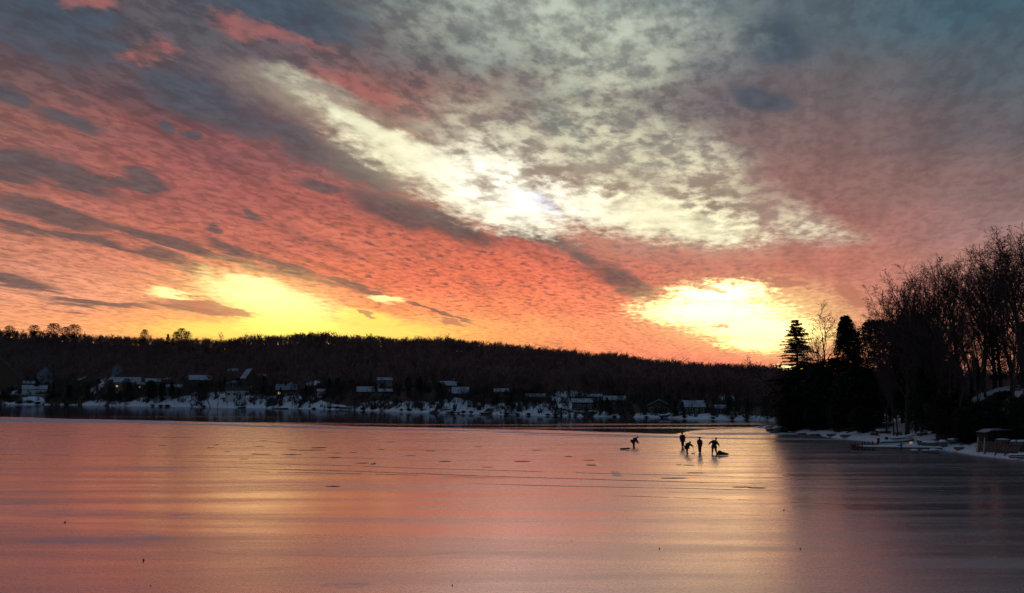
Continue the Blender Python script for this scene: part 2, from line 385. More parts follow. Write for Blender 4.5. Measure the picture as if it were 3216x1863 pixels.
def copy_thing(root, loc, rz, sc, label, group=None, cat=None):
    r = root.copy(); COL.objects.link(r); r.location = loc; r.rotation_euler = (0, 0, rz); r.scale = (sc, sc, sc) if not hasattr(sc, '__len__') else sc
    r['label'] = label
    if group: r['group'] = group
    if cat: r['category'] = cat
    for ch in root.children:
        c = ch.copy(); COL.objects.link(c); c.parent = r
        for g in ch.children:
            d = g.copy(); COL.objects.link(d); d.parent = c
    return r

# ------------------------------------------------------------------ the lie of the land
SHORE = [(-1400,1268),(-600,1270),(0,1272),(165,1272),(380,1276),(700,1281),(1020,1286),(1276,1296),(1595,1304),(1812,1309),(2068,1312),(2170,1317),(2386,1321),(2600,1327),(3000,1333),(3600,1340)]
SKYL = [(-1400,1050),(-600,1042),(0,1036),(110,1040),(160,1047),(260,1050),(420,1058),(520,1066),(640,1070),(700,1066),(800,1058),(900,1054),(1020,1052),(1150,1060),(1280,1062),(1400,1070),(1500,1082),(1600,1094),(1700,1103),(1800,1112),(1900,1122),(2050,1134),(2150,1145),(2250,1155),(2350,1163),(2450,1170),(2700,1184),(3600,1190)]
_sh = [G(a, b) for a, b in SHORE]
SH_AZ = np.array([math.atan2(p.x, p.y) for p in _sh]); SH_D = np.array([math.hypot(p.x, p.y) for p in _sh])
SK_AZ = np.array([math.atan2(ray(a, b).x, ray(a, b).y) for a, b in SKYL])
SK_T = np.array([ray(a, b).z/math.hypot(ray(a, b).x, ray(a, b).y) for a, b in SKYL])
def shore_d(az): return np.interp(az, SH_AZ, SH_D)
def ridge_d(az): return shore_d(az) + np.interp(az, [SH_AZ[2], 0.0, SH_AZ[-1]], [300, 250, 200])
TREE_H = 8.0
def ridge_z(az): return CAM_Z + np.interp(az, SK_AZ, SK_T)*ridge_d(az) - TREE_H
def far_z(X, Y):
    az = np.arctan2(X, Y); d = np.hypot(X, Y)
    sd = shore_d(az); rd = ridge_d(az); zr = ridge_z(az)
    sd = sd + (fbm(X*.05, Y*.05, 3, 3)-.5)*8*np.clip(sd/400, .4, 1.3)
    t = (d-sd)/(rd-sd)
    up = np.clip(t, 0, 1)
    z = .45*sstep(0, .012, t) + zr*(.07*sstep(0, .16, t) + .93*up**1.05) + (fbm(X*.03, Y*.03, 4, 5)-.5)*(2.5+5*sstep(.3, .6, up))*sstep(.02, .3, up)
    z = z - np.clip(t-1, 0, 4)*zr*.25
    z = np.where(t < 0, -1.5, z)
    ok = sstep(-110, -40, -np.abs(np.degrees(az)))      # only the half of the lake one looks over
    return np.where(np.abs(az) > math.radians(100), -1.5, z)
def near_edge(Y): return 50.0 + (fbm(Y*.09, Y*0+3.3, 3, 11)-.5)*3.0
def near_z(X, Y):
    s = X - near_edge(Y)
    g = np.interp(s, [-1, 0, .6, 3, 6, 9, 10.5, 14, 30, 80, 300], [-1.5, 0, .35, .9, 2.0, 5.2, 6.9, 7.6, 9.4, 13, 16])
    k = np.interp(Y, [60, 96, 112, 130, 150, 175, 215, 260], [1.1, 1.08, .95, .62, .52, .5, .45, .3])
    k = k + .10*sstep(8, 2, np.abs(X-62))*0
    z = np.where(s < 3, g, .9 + (g-.9)*k) + (fbm(X*.25, Y*.25, 3, 21)-.5)*.9*sstep(2, 8, s)
    # shallow gully where the snowy path climbs the bank
    px = np.interp(Y, [110, 122, 140, 170], [51.5, 55.5, 62, 70.5])
    z = np.where(s > 1, z - 2.4*sstep(7, 0, np.abs(X-px))*sstep(108, 122, Y)*sstep(200, 150, Y)*sstep(3, 9, s), z)
    edge = sstep(196, 176, Y)                     # the point ends here
    return np.where(s < 0, -1.5, z*edge - 1.5*(1-edge))
def back_z(X, Y):                                 # the shore the picture was taken from
    s = 6 - Y + (fbm(X*.1, Y*.1, 3, 31)-.5)*3
    return np.where(s < 0, -1.5, np.interp(s, [0, 1, 6, 60, 300], [0, .5, 4.5, 6.5, 15]))
def land(X, Y):
    X = np.asarray(X, float); Y = np.asarray(Y, float)
    return np.maximum(np.maximum(far_z(X, Y), near_z(X, Y)), back_z(X, Y))
def lz(x, y): return float(land(np.array([x]), np.array([y]))[0])
def project(X, Y, Z):
    c, s = math.cos(PITCH), math.sin(PITCH); dz_ = Z - CAM_Z
    dep = Y*c + dz_*s; up = -Y*s + dz_*c
    return W/2 + F*X/dep, H/2 - F*up/dep
def hit(fx, fy, dmin=20, dmax=1400):
    """where a line of sight meets land or ice"""
    d = ray(fx, fy); d = d/d.y
    ts = np.geomspace(dmin, dmax, 3000)
    z = CAM_Z + d.z*ts; g = np.maximum(land(d.x*ts, ts), 0.0)
    i = np.argmax(z < g)
    if z[i] >= g[i]: i = len(ts)-1
    return Vector((d.x*ts[i], ts[i], float(g[i])))

def polar_mesh(name, az, rr, zf):
    A, R = np.meshgrid(az, rr, indexing='ij'); X = R*np.sin(A); Y = R*np.cos(A); Z = zf(X, Y)
    na, nr = A.shape; me = bpy.data.meshes.new(name)
    idx = np.arange(na*nr).reshape(na, nr)
    q = np.stack([idx[:-1,:-1], idx[:-1,1:], idx[1:,1:], idx[1:,:-1]], -1).reshape(-1, 4)
    me.vertices.add(na*nr); me.vertices.foreach_set('co', np.stack([X, Y, Z], -1).astype('f').ravel())
    me.loops.add(q.size); me.loops.foreach_set('vertex_index', q.ravel().astype('i'))
    me.polygons.add(len(q)); me.polygons.foreach_set('loop_start', (np.arange(len(q))*4).astype('i')); me.polygons.foreach_set('loop_total', np.full(len(q), 4, 'i'))
    me.update(calc_edges=True); me.polygons.foreach_set('use_smooth', np.ones(len(q), bool))
    return me, X, Y, Z
def fattr(me, name, v):
    a = me.attributes.new(name, 'FLOAT', 'POINT'); a.data.foreach_set('value', v.astype('f').ravel())

D2 = math.radians
az1 = np.concatenate([np.linspace(D2(-180), D2(-46), 60, endpoint=False), np.linspace(D2(-46), D2(20), 560, endpoint=False), np.linspace(D2(20), D2(42), 420, endpoint=False), np.linspace(D2(42), D2(180), 70)])
rr1 = np.concatenate([np.linspace(.5, 40, 20, endpoint=False), np.geomspace(40, 220, 230, endpoint=False), np.geomspace(220, 1150, 260, endpoint=False), np.geomspace(1150, 6000, 25)])
me, X, Y, Z = polar_mesh('ground', az1, rr1, land)
pfx, pfy = project(X, np.maximum(Y, 1), Z)
snowline = np.interp(pfx, [-600,0,90,170,260,300,420,540,620,700,1000,1100,1200,1300,1430,1560,1700,1850,1950,2050,2200,2400], [1212,1212,1222,1264,1268,1266,1262,1244,1250,1240,1252,1268,1254,1256,1244,1272,1262,1278,1292,1290,1288,1306])
fz = far_z(X, Y); nz_ = near_z(X, Y); isfar = (fz > nz_) & (Y > 0)
n1 = fbm(X*.06, Y*.06, 5, 41); n2 = fbm(X*.35, Y*.35, 4, 43)
azp = np.arctan2(X, Y); dp_ = np.hypot(X, Y); p1 = fbm(azp*16, dp_*.012+5, 5, 81); p2 = fbm(azp*75, dp_*.06, 4, 83)
snow = sstep(-6, 5, pfy - snowline + (p1-.5)*50) * sstep(.33, .50, p1*.4 + p2*.6 + .05)
# bits of snow between the houses higher up
snow = np.maximum(snow, sstep(1165, 1200, pfy)*sstep(.60, .68, p1*.5+p2*.5)*.8)
s_ = X - near_edge(Y)
sn = sstep(2.6, 1.6, s_ + (n2-.5)*2.0)*sstep(170, 150, Y)
ppx = np.interp(Y, [108, 116, 124, 140, 170], [50.5, 52.2, 56.2, 62, 70.5])
sn = np.maximum(sn, sstep(.50, .56, n2)*sstep(12, 9, s_)*sstep(98, 104, Y)*sstep(150, 140, Y))
sn = np.maximum(sn, sstep(3.6, 2.2, np.abs(X-ppx) + (n2-.5)*2.2)*sstep(106, 112, Y)*sstep(190, 150, Y))
sn = np.maximum(sn, sstep(9.9, 11.2, s_ + (n2-.5)*1.2)*sstep(120, 112, Y)*sstep(.56, .62, n2))
sn = np.maximum(sn, sstep(.60, .68, n2)*sstep(10, 2, s_)*.7)
sn = np.maximum(sn, sstep(150, 160, Y)*sstep(2.5, .5, s_)*sstep(.45, .55, n2))
snow = np.where(isfar, snow, sn)
snow = np.where(Y < 10, 1.0, snow)
fattr(me, 'snow', snow)
gm = bpy.data.materials.new('snowy_ground'); gm.use_nodes = True; t = gm.node_tree; p = t.nodes['Principled BSDF']
at_ = t.nodes.new('ShaderNodeAttribute'); at_.attribute_name = 'snow'
co = t.nodes.new('ShaderNodeTexCoord'); nz = t.nodes.new('ShaderNodeTexNoise'); nz.inputs['Scale'].default_value = 1.1; nz.inputs['Detail'].default_value = 7
t.links.new(co.outputs['Object'], nz.inputs['Vector'])
ad = t.nodes.new('ShaderNodeMath'); ad.operation = 'ADD'; t.links.new(at_.outputs['Fac'], ad.inputs[0]); t.links.new(nz.outputs[0], ad.inputs[1])
mr = t.nodes.new('ShaderNodeMapRange'); mr.inputs[1].default_value = .85; mr.inputs[2].default_value = 1.1; t.links.new(ad.outputs[0], mr.inputs[0])
rr_ = t.nodes.new('ShaderNodeValToRGB'); t.links.new(nz.outputs[0], rr_.inputs[0])
rr_.color_ramp.elements[0].position = .35; rr_.color_ramp.elements[0].color = (.05, .028, .023, 1); rr_.color_ramp.elements[1].position = .7; rr_.color_ramp.elements[1].color = (.10, .062, .048, 1)
mx = t.nodes.new('ShaderNodeMix'); mx.data_type = 'RGBA'; t.links.new(mr.outputs[0], mx.inputs[0]); t.links.new(rr_.outputs[0], mx.inputs[6]); mx.inputs[7].default_value = (.80, .83, .88, 1)
t.links.new(mx.outputs[2], p.inputs['Base Color']); p.inputs['Roughness'].default_value = .8; p.inputs['Specular IOR Level'].default_value = .2
bp = t.nodes.new('ShaderNodeBump'); bp.inputs['Strength'].default_value = .5; bp.inputs['Distance'].default_value = .4; t.links.new(nz.outputs[0], bp.inputs['Height']); t.links.new(bp.outputs[0], p.inputs['Normal'])
me.materials.append(gm)
ground = link('ground', me); ground['kind'] = 'structure'

# ------------------------------------------------------------------ the frozen lake
def wp(x, y): return G(x*S, y*S)                 # notes are in the 2520 px copy
az2 = np.concatenate([np.linspace(D2(-90), D2(-34), 40, endpoint=False), np.linspace(D2(-34), D2(34), 760, endpoint=False), np.linspace(D2(34), D2(90), 40)])
rr2 = np.concatenate([np.linspace(1, 22, 12, endpoint=False), np.geomspace(22, 420, 620, endpoint=False), np.geomspace(420, 5000, 50)])
me, X, Y, Z = polar_mesh('lake_ice', az2, rr2, lambda x, y: x*0)
qx, qy = project(X, np.maximum(Y, .5), Z); qx = qx/S; qy = qy/S
# world outline of the plate of clear ice under the far shore, from points measured along its edge
BE = [wp(*q) for q in ((-300,1022),(0,1027),(300,1034),(850,1049),(1250,1058),(1400,1061),(1560,1066),(1660,1069),(1700,1060),(1760,1056),(1870,1053),(1960,1055),(2500,1058))]
bx = np.array([b.x/b.y for b in BE]); by = np.array([b.y for b in BE])
edge_y = np.interp(X/np.maximum(Y, 1), bx, by)
wob = (fbm(X*.03, Y*.02, 4, 51)-.5)*14 + (fbm(X*.12, Y*.10, 3, 53)-.5)*6
far_clear = sstep(-1, 4, Y - edge_y + wob*np.clip(edge_y/180, .6, 1.5))
# a few streaks of rough ice caught in the clear plate
far_clear *= 1 - .55*sstep(.60, .68, fbm(X*.01+4, Y*.09, 4, 57))*sstep(320, 230, Y)
def bar(x1, y1, x2, y2, w, soft=1.0):            # long patch on the ice between two measured places, w half width in m
    a, b = wp(x1, y1), wp(x2, y2); ab = b-a; L2 = ab.length_squared
    tt = np.clip(((X-a.x)*ab.x + (Y-a.y)*ab.y)/L2, 0, 1)
    dd = np.hypot(X-a.x-ab.x*tt, Y-a.y-ab.y*tt)
    return sstep(1.3, .5, dd/w + (n3-.5)*soft)
n3 = fbm(X*.045+9, Y*.12, 5, 61)
frost = .55*sstep(.56, .72, fbm(X*.02, Y*.10+3, 5, 63))
frost = np.maximum(frost*.35, 0)
for q in ((-200,1030, 330,1038, 14),(330,1040, 800,1053, 5),(800,1054, 1280,1062, 3.0),(1240,1064, 1700,1076, 2.2),(1700,1078, 2500,1086, 1.6),(1300,1070, 1680,1078, 1.5),(1760,1068, 1950,1067, 5.0)):
    frost = np.maximum(frost, bar(*q)*.9)
for q in ((1480,1110, 1700,1112, 1.6),(1460,1116, 1740,1118, 1.2),(250,1150, 410,1155, 3),(300,1310, 380,1325, .9),(0,1250, 200,1262, 3.0),(150,1330, 300,1345, 1.6)):
    frost = np.maximum(frost, bar(*q)*.40)
for q in ((806,1441, 900,1437, .32),(838,1447, 886,1445, .22),(362,1321, 384,1322, .22),(300,1318, 372,1312, .12),(1512,1160, 1520,1172, .5),(430,1268, 470,1266, .3)):
    frost = np.maximum(frost, bar(*q, 1.6)*.62)
a = wp(450, 1306); b = wp(1500, 1334)
pl = Y - (a.y + (X-a.x)*(b.y-a.y)/(b.x-a.x)) - (fbm(X*.3, Y*0, 3, 67)-.5)*.5
plate = sstep(.12, -.12, pl)
dull = plate*.8 + .0*X
fattr(me, 'clear', far_clear); fattr(me, 'frost', np.clip(frost, 0, 1)); fattr(me, 'dull', dull)
im = bpy.data.materials.new('lake_ice'); im.use_nodes = True; t = im.node_tree; NN = t.nodes; LL = t.links; p = NN['Principled BSDF']
def n_(tt, **k):
    n = NN.new(tt)
    for a_, b_ in k.items(): setattr(n, a_, b_)
    return n
def attr(nm): n = n_('ShaderNodeAttribute'); n.attribute_name = nm; return n.outputs['Fac']
def im_(op, a, b=0.0, c=None):
    n = n_('ShaderNodeMath', operation=op)
    for i, v in enumerate((a, b, c)):
        if v is None: continue
        if hasattr(v, 'is_output'): LL.new(v, n.inputs[i])
        else: n.inputs[i].default_value = v
    return n.outputs[0]
def imr(v, a, b, c, d):
    n = n_('ShaderNodeMapRange', interpolation_type='SMOOTHSTEP'); LL.new(v, n.inputs[0])
    for i, q in enumerate((a, b, c, d)): n.inputs[i+1].default_value = q
    return n.outputs[0]
def inoise(sc, loc, scale, det, ro=.55):
    mp = n_('ShaderNodeMapping'); LL.new(gco.outputs['Object'], mp.inputs[0]); mp.inputs['Scale'].default_value = sc; mp.inputs['Location'].default_value = loc
    n = n_('ShaderNodeTexNoise'); LL.new(mp.outputs[0], n.inputs['Vector']); n.inputs['Scale'].default_value = scale; n.inputs['Detail'].default_value = det; n.inputs['Roughness'].default_value = ro
    return n.outputs[0]
gco = n_('ShaderNodeTexCoord')
stre = inoise((.12, 1, 1), (0,0,0), .35, 6)          # wind-drawn streaks
fine = inoise((.35, 1, 1), (5,2,0), 2.2, 6, .65)
spots = inoise((1, 1, 1), (2,7,0), 9.0, 4, .6)
fr = im_('ADD', attr('frost'), im_('ADD', im_('MULTIPLY', im_('SUBTRACT', fine, .5), .9), im_('MULTIPLY', imr(stre, .50, .75, 0, .35), 1.0)))
fr = imr(fr, .25, 1.05, .02, .80)
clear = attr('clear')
rough = im_('ADD', imr(stre, .3, .7, .19, .30), im_('MULTIPLY', im_('SUBTRACT', fine, .5), .10))
rough = im_('ADD', rough, im_('MULTIPLY', attr('dull'), .05))
mixr = n_('ShaderNodeMix', data_type='FLOAT'); LL.new(clear, mixr.inputs[0]); LL.new(rough, mixr.inputs[2]); mixr.inputs[3].default_value = .06
LL.new(mixr.outputs[0], p.inputs['Roughness'])
p.inputs['Base Color'].default_value = (.05, .055, .065, 1); p.inputs['IOR'].default_value = 1.33
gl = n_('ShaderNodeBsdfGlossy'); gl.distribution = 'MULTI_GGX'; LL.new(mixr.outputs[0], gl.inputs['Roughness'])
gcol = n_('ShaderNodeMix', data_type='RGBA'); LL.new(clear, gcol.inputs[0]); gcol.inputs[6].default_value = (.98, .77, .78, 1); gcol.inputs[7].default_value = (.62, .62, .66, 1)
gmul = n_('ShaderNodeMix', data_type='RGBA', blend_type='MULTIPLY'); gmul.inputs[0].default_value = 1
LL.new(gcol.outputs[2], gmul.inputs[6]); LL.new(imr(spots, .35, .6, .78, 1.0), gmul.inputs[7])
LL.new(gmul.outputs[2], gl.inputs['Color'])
df = n_('ShaderNodeBsdfDiffuse'); df.inputs['Color'].default_value = (.70, .74, .82, 1)
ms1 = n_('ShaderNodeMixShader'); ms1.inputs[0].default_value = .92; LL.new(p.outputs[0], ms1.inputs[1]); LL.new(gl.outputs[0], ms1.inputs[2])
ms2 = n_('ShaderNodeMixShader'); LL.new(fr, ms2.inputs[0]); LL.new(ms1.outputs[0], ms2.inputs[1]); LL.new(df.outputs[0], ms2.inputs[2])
bp = n_('ShaderNodeBump'); bp.inputs['Strength'].default_value = .06; bp.inputs['Distance'].default_value = .02; LL.new(fine, bp.inputs['Height'])
for sh in (p, gl): LL.new(bp.outputs[0], sh.inputs['Normal'])
LL.new(ms2.outputs[0], NN['Material Output'].inputs['Surface'])
# frosty cracks and dark refrozen seams: sheets 4 mm proud of the ice, part of the same object
MATS['crack'] = mat('crack_frost', (.40, .42, .48), rough=.9, spec=.1, scale=1.5, var=.5); MATS['seam'] = mat('refrozen_seam', (.05, .05, .06), rough=.6, spec=.2, scale=3, var=.5)
me.materials.append(im); me.materials.append(MATS['crack']); me.materials.append(MATS['seam'])
import bmesh
bm = bmesh.new(); bm.from_mesh(me)
def strip(pts, w, mi, seed, gaps=.25, n=160):
    P_ = [wp(*q) for q in pts]; seg = []
    for i in range(n+1):
        u = i/n*(len(P_)-1); k = min(int(u), len(P_)-2); q = P_[k].lerp(P_[k+1], u-k)
        q.y += (float(fbm(q.x*.12, seed*3.7, 4, seed))-.5)*1.5
        seg.append(q)
    prev = None
    for i, q in enumerate(seg):
        g_ = float(fbm(q.x*.3, seed*1.9, 3, seed+5))
        ww = 1.5*w*(.35+1.3*float(fbm(q.x*.8, seed*.7, 3, seed+9)))
        if g_ < gaps: prev = None; continue
        tpr = min(1, 6*min(i, n-i)/n+.15)
        a_ = bm.verts.new((q.x, q.y-ww*tpr/2, .004+mi*.002)); b_ = bm.verts.new((q.x, q.y+ww*tpr/2, .004+mi*.002))
        if prev: f_ = bm.faces.new((prev[0], a_, b_, prev[1])); f_.material_index = mi
        prev = (a_, b_)
strip([(450,1136),(900,1148),(1260,1159),(1600,1168),(1930,1176)], .16, 2, 1)
strip([(530,1150),(900,1161),(1260,1175),(1600,1184),(1930,1192)], .22, 2, 2)
strip([(560,1160),(900,1167),(1260,1178)], .13, 2, 3, .35)
strip([(1150,1190),(1500,1199),(1930,1206)], .12, 2, 4, .3)
strip([(1500,1222),(1900,1231)], .07, 2, 5, .35)
strip([(400,1120),(700,1124),(1000,1131)], .09, 2, 6, .45); strip([(0,1118),(180,1120)], .14, 2, 7, .4); strip([(0,1072),(300,1074),(560,1080)], .3, 2, 8, .45)
strip([(1860,1170),(2200,1172),(2520,1180)], .10, 1, 9, .45); strip([(1930,1200),(2300,1206),(2520,1208)], .09, 1, 10, .4); strip([(1900,1235),(2200,1246),(2520,1262)], .05, 1, 11, .4)
strip([(1950,1150),(2200,1148),(2400,1152)], .18, 1, 12, .5); strip([(2050,1120),(2350,1140),(2400,1150)], .1, 1, 13, .5); strip([(2150,1272),(2520,1284)], .04, 1, 14, .4)
strip([(440,1340),(550,1362),(640,1364),(900,1370),(1050,1366),(1160,1356)], .012, 2, 15, .48); strip([(480,1440),(640,1404),(760,1398)], .010, 2, 16, .48)
strip([(-50,1286),(500,1290)], .02, 2, 17, .5); strip([(1400,1068),(1900,1083),(2100,1086)], .5, 2, 18, .5)
# the edge of the nearer plate
def patch(x, y, l, hpx, mi, seed):
    c_ = wp(x, y); mx_ = c_.y/2097.0; hl = l*mx_/2
    hh = max(.06, abs(wp(x, y-hpx/2).y - wp(x, y+hpx/2).y)/2)
    n = 26; vs = []
    for i in range(n):
        th = 2*math.pi*i/n; r = .55+.9*float(fbm(math.cos(th)*1.6+seed, math.sin(th)*1.6+3, 3, seed))
        if abs(math.cos(th)) > .8: r *= .9
        vs.append(bm.verts.new((c_.x+math.cos(th)*hl*r, c_.y+math.sin(th)*hh*r*(1-abs(math.cos(th))**4*.5), .004+mi*.002)))
    f_ = bm.faces.new(vs); f_.material_index = mi
PATCH = [(650,1085,20,1.3),(690,1090,35,1.2),(640,1099,30,1.3),(760,1108,80,1.4),(720,1107,30,1.2),(642,1118,55,1.6),(718,1119,50,1.8),(785,1102,40,2.2),(830,1115,25,1.4),(822,1126,35,1.6),(870,1114,18,1.4),(893,1140,36,2.0),(918,1142,12,3.6),
 (820,1197,40,2.2),(530,1095,14,1.4),(517,1102,20,1.4),(1095,1136,35,2.0),(940,1106,20,1.4),(400,1097,20,1.4),(1285,1136,45,2.2),(1400,1124,22,1.6),(1450,1133,35,1.6),(1455,1145,28,2.4),(1695,1145,30,1.8),(1670,1144,16,1.4),(1715,1164,55,2.0),(1660,1177,75,2.4),
 (1825,1199,50,2.6),(1862,1201,50,2.6),(1760,1123,22,1.4),(1200,1150,30,1.2),(1010,1122,26,1.2),(600,1130,26,1.2),(960,1088,22,1.0),(1060,1110,30,1.2),(1180,1100,24,1.0),(1320,1108,30,1.2),(560,1112,20,1.0)]
for i, (x, y, l, hp) in enumerate(PATCH): patch(x, y, l, hp, 2, i)
bm.to_mesh(me); bm.free()
lake = link('lake_ice', me); lake['kind'] = 'structure'

# ------------------------------------------------------------------ trees
def unit(v): return v/max(1e-9, math.sqrt(float(v @ v)))
def branch_tree(seed, h, split=.32, spread=.55, lv=4, kids=(9,7,6,5), r0=None, lean=0.0, twig=.016, up=.35, lenk=(.62,.55,.5,.45), crook=.12, tl=.86, sides=(7,5,4,3,3)):
    """bare tree: trunk mesh and crown mesh of tapering limbs, branches and twigs"""
    R = random.Random(seed); trunk = MB(); crown = MB(); r0 = r0 or h*.016
    def path(p, d, ln, r, n, rend, lvl):
        pts = [p]; rs = [r]
        for i in range(n):
            k = crook*(1+.5*lvl)
            d = unit(d + np.array([R.gauss(0, k), R.gauss(0, k), R.gauss(0, k*.6) + (up*.18 if lvl in (1, 2) else .04 if lvl == 0 else -.02)]))
            p = p + d*ln/n; pts.append(p); rs.append(r + (rend-r)*(i+1)/n)
        return pts, rs, d
    def grow(p, d, ln, r, lvl):
        n = (8,5,4,3,2)[lvl]; rend = max(twig*.6, r*(.35 if lvl == 0 else .3))
        pts, rs, dl = path(p, d, ln, r, n, rend, lvl)
        (trunk if lvl == 0 else crown).tube(pts, rs, sides[lvl], cap=False)
        if lvl >= lv: return
        k = kids[lvl]; a0 = R.uniform(0, 6.28)
        for i in range(k):
            u = (split + (1-split)*((i+.4+R.uniform(-.3,.3))/k)) if lvl == 0 else (.22 + .78*((i+R.uniform(.1,.9))/k))
            u = min(u, .995); q = u*n; j = min(int(q), n-1); f = q-j
            b = pts[j]*(1-f) + pts[j+1]*f; dd = unit(pts[j+1]-pts[j]); rb = rs[j]*(1-f)+rs[j+1]*f
            a0 += 2.4 + R.uniform(-.5, .5)
            s1 = unit(np.cross(dd, np.array([.31, .2, .93]) if abs(dd[2]) < .8 else np.array([1., .1, 0]))); s2 = np.cross(dd, s1)
            side = s1*math.cos(a0) + s2*math.sin(a0)
            sp = spread*(1.25 - .55*u if lvl == 0 else 1.0)*R.uniform(.75, 1.25)
            nd_ = unit(dd*math.cos(sp) + side*math.sin(sp) + np.array([0, 0, up*(.5 if lvl == 0 else .25 if lvl == 1 else .0)]))
            l2 = ln*lenk[lvl]*R.uniform(.7, 1.15)*(1.1-.55*u if lvl else 1.05-.35*u)
            grow(b, nd_, l2, max(twig, rb*(.55 if lvl == 0 else .6)), lvl+1)
    grow(np.array([0., 0., -.25]), unit(np.array([lean, R.uniform(-.04, .04), 1.])), h*tl, r0, 0)
    zm = max(v[2] for v in crown.v); k = h/zm
    for m in (trunk, crown): m.v = [(x*k, y*k, z*k) for x, y, z in m.v]
    return trunk, crown
def leaf_tris(mb, pts, size, R, droop=0.0, flat=1.0):
    """many small leaf or needle sprays round the given points"""
    for p in pts:
        a = R.uniform(0, 6.28); s = size*R.uniform(.6, 1.35); t = R.uniform(-.7, .7)
        u = Vector((math.cos(a), math.sin(a), t*flat - droop)).normalized(); w = Vector((-math.sin(a), math.cos(a), R.uniform(-.6, .6)*flat))
        p = Vector(p); mb.add([p - u*s*.5 + w*s*.3, p + u*s*.7, p - u*s*.45 - w*s*.32], [(0, 1, 2)])
def spruce(seed, h, w, lean=0.0, bare=.12, gappy=.25):
    """conifer with separate drooping tiers of needled boughs"""
    R = random.Random(seed); trunk = MB(); crown = MB()
    trunk.tube([(0,0,-.3),(lean*h*.3,0,h*.5),(lean*h*.5,0,h*.97)], [h*.014, h*.009, .02], 6)
    z = h*bare; tier = 0
    while z < h*.97:
        f = (z/h - bare)/(1-bare); ln0 = w/2*min(1.0, 1.06*(1-f)**.75+.04)
        nb = R.randint(4, 6) if f < .9 else 4; a0 = R.uniform(0, 6.28)
        for i in range(nb):
            a = a0 + i*6.283/nb + R.uniform(-.25, .25); ln = ln0*R.uniform(.5, 1.2)
            if R.random() < gappy*.35: ln *= .5
            p0 = Vector((lean*h*.5*z/h, 0, z)); rise = R.uniform(.12, .3)
            pts = []; N_ = 6
            for k in range(N_+1):
                u = k/N_; pts.append(p0 + Vector((math.cos(a)*ln*u, math.sin(a)*ln*u, ln*(rise*u - .42*u*u*(1-f*.8)))))
            crown.tube(pts, [.05*(1-k/N_*.8) for k in range(N_+1)], 3, cap=False)
            sp = []
            for k in range(int(64*ln)+12):
                u = R.uniform(.18, 1.0); q = u*N_; j = min(int(q), N_-1); c = pts[j].lerp(pts[j+1], q-j)
                off = (1-u*.55)*ln*.20; side = Vector((-math.sin(a), math.cos(a), 0))*R.gauss(0, off)
                sp.append(c + side + Vector((0, 0, R.uniform(-.22, .06) - abs(side.length)*.12)))
            leaf_tris(crown, sp, .36, R, .12, .3)
        z += max(.26, (.60 - .32*f))*R.uniform(.55, 1.5)*h/20; tier += 1
    return trunk, crown
def evergreen(seed, h, w, n=3400, low=.1, kind='oval', leaf=.36):
    """dense cedar or hemlock: foliage clumps of uneven depth round a trunk"""
    R = random.Random(seed); trunk = MB(); crown = MB()
    trunk.tube([(0,0,-.4),(R.uniform(-.2,.2),0,h*.5),(0,0,h*.93)], [h*.018, h*.012, .03], 6)
    rad = {'egg': lambda f: (1.02-f)**.55*min(1, .55+f*1.8)*.92, 'oval': lambda f: max(0, 1-abs((f-.5)/.53)**2.4)**.6, 'cone': lambda f: (1.03-f)**.75,
           'flat': lambda f: .15+.85*float(sstep(.30, .62, np.array(f)))*max(0, 1-((f-.62)/.40)**4 if f > .62 else 1)}[kind]
    N_ = n; F_ = np.array([low + (1-low)*R.random()**.85 for _ in range(N_)]); A__ = np.array([R.uniform(0, 6.283) for _ in range(N_)])
    nz1 = fbm(A__*1.6+seed*7.7, F_*h*.42+seed, 3, seed); nz2 = fbm(A__*4+seed, F_*h*1.3, 3, seed+4)
    pts = []
    for i in range(N_):
        rmax = w/2*rad(float(F_[i]))*(.62+.75*float(nz1[i]))*(.82+.4*float(nz2[i])); q = R.random()**.42
        if float(nz2[i]) < .36 and q > .55: continue
        pts.append(Vector((math.cos(A__[i])*rmax*q, math.sin(A__[i])*rmax*q, F_[i]*h + R.uniform(-.2, .2))))
    for i in range(26):
        f = low + (1-low)*(i+.5)/26*.95; a = i*2.4; rr_ = w/2*rad(f)*.7
        crown.tube([(0, 0, max(.2, f*h-rr_*.3)), (math.cos(a)*rr_, math.sin(a)*rr_, f*h)], [.05, .015], 3, cap=False)
    leaf_tris(crown, pts, leaf*(w/5)**.5, R, .1, .7)
    return trunk, crown
def shrub_mesh(seed, h, w, n=70):
    R = random.Random(seed); m = MB()
    for i in range(n):
        a = R.uniform(0, 6.28); s = R.uniform(.1, 1)
        p = np.array([math.cos(a)*w*.12*s, math.sin(a)*w*.12*s, -.05]); d = np.array([math.cos(a)*s*w*.5, math.sin(a)*s*w*.5, h*R.uniform(.35, 1)*(1-.55*s*s)])
        q = p + d*.5 + np.array([R.gauss(0, .08), R.gauss(0, .08), .05]); e = p + d
        m.tube([p, q, e], [.05, .04, .03], 3, cap=False)
        for k in range(7):
            b = q + (e-q)*R.uniform(-.3, .9); t = np.array([R.gauss(0, .22)*w, R.gauss(0, .22)*w, R.uniform(.05, .3)*h])
            m.tube([b, b+t*.5, b+t], [.035, .03, .02], 3, cap=False)
    return m
def tree_kind(tc_, mt, mc, name):
    return (tc_[0].mesh(name+'_trunk', mt), tc_[1].mesh(name+'_crown', mc), max(v[2] for v in tc_[1].v))
def plant_tree(kind, name, x, y, h, label, cat='tree', group=None, rz=None, sink=0.0, wide=1.0):
    tm, cm, h0 = kind; k = h/h0
    t = thing(name, label, cat, (x, y, lz(x, y)-sink), rz if rz is not None else random.uniform(0, 6.28), group, (k*wide, k*wide, k))
    link('trunk', tm, t); link('crown', cm, t); return t
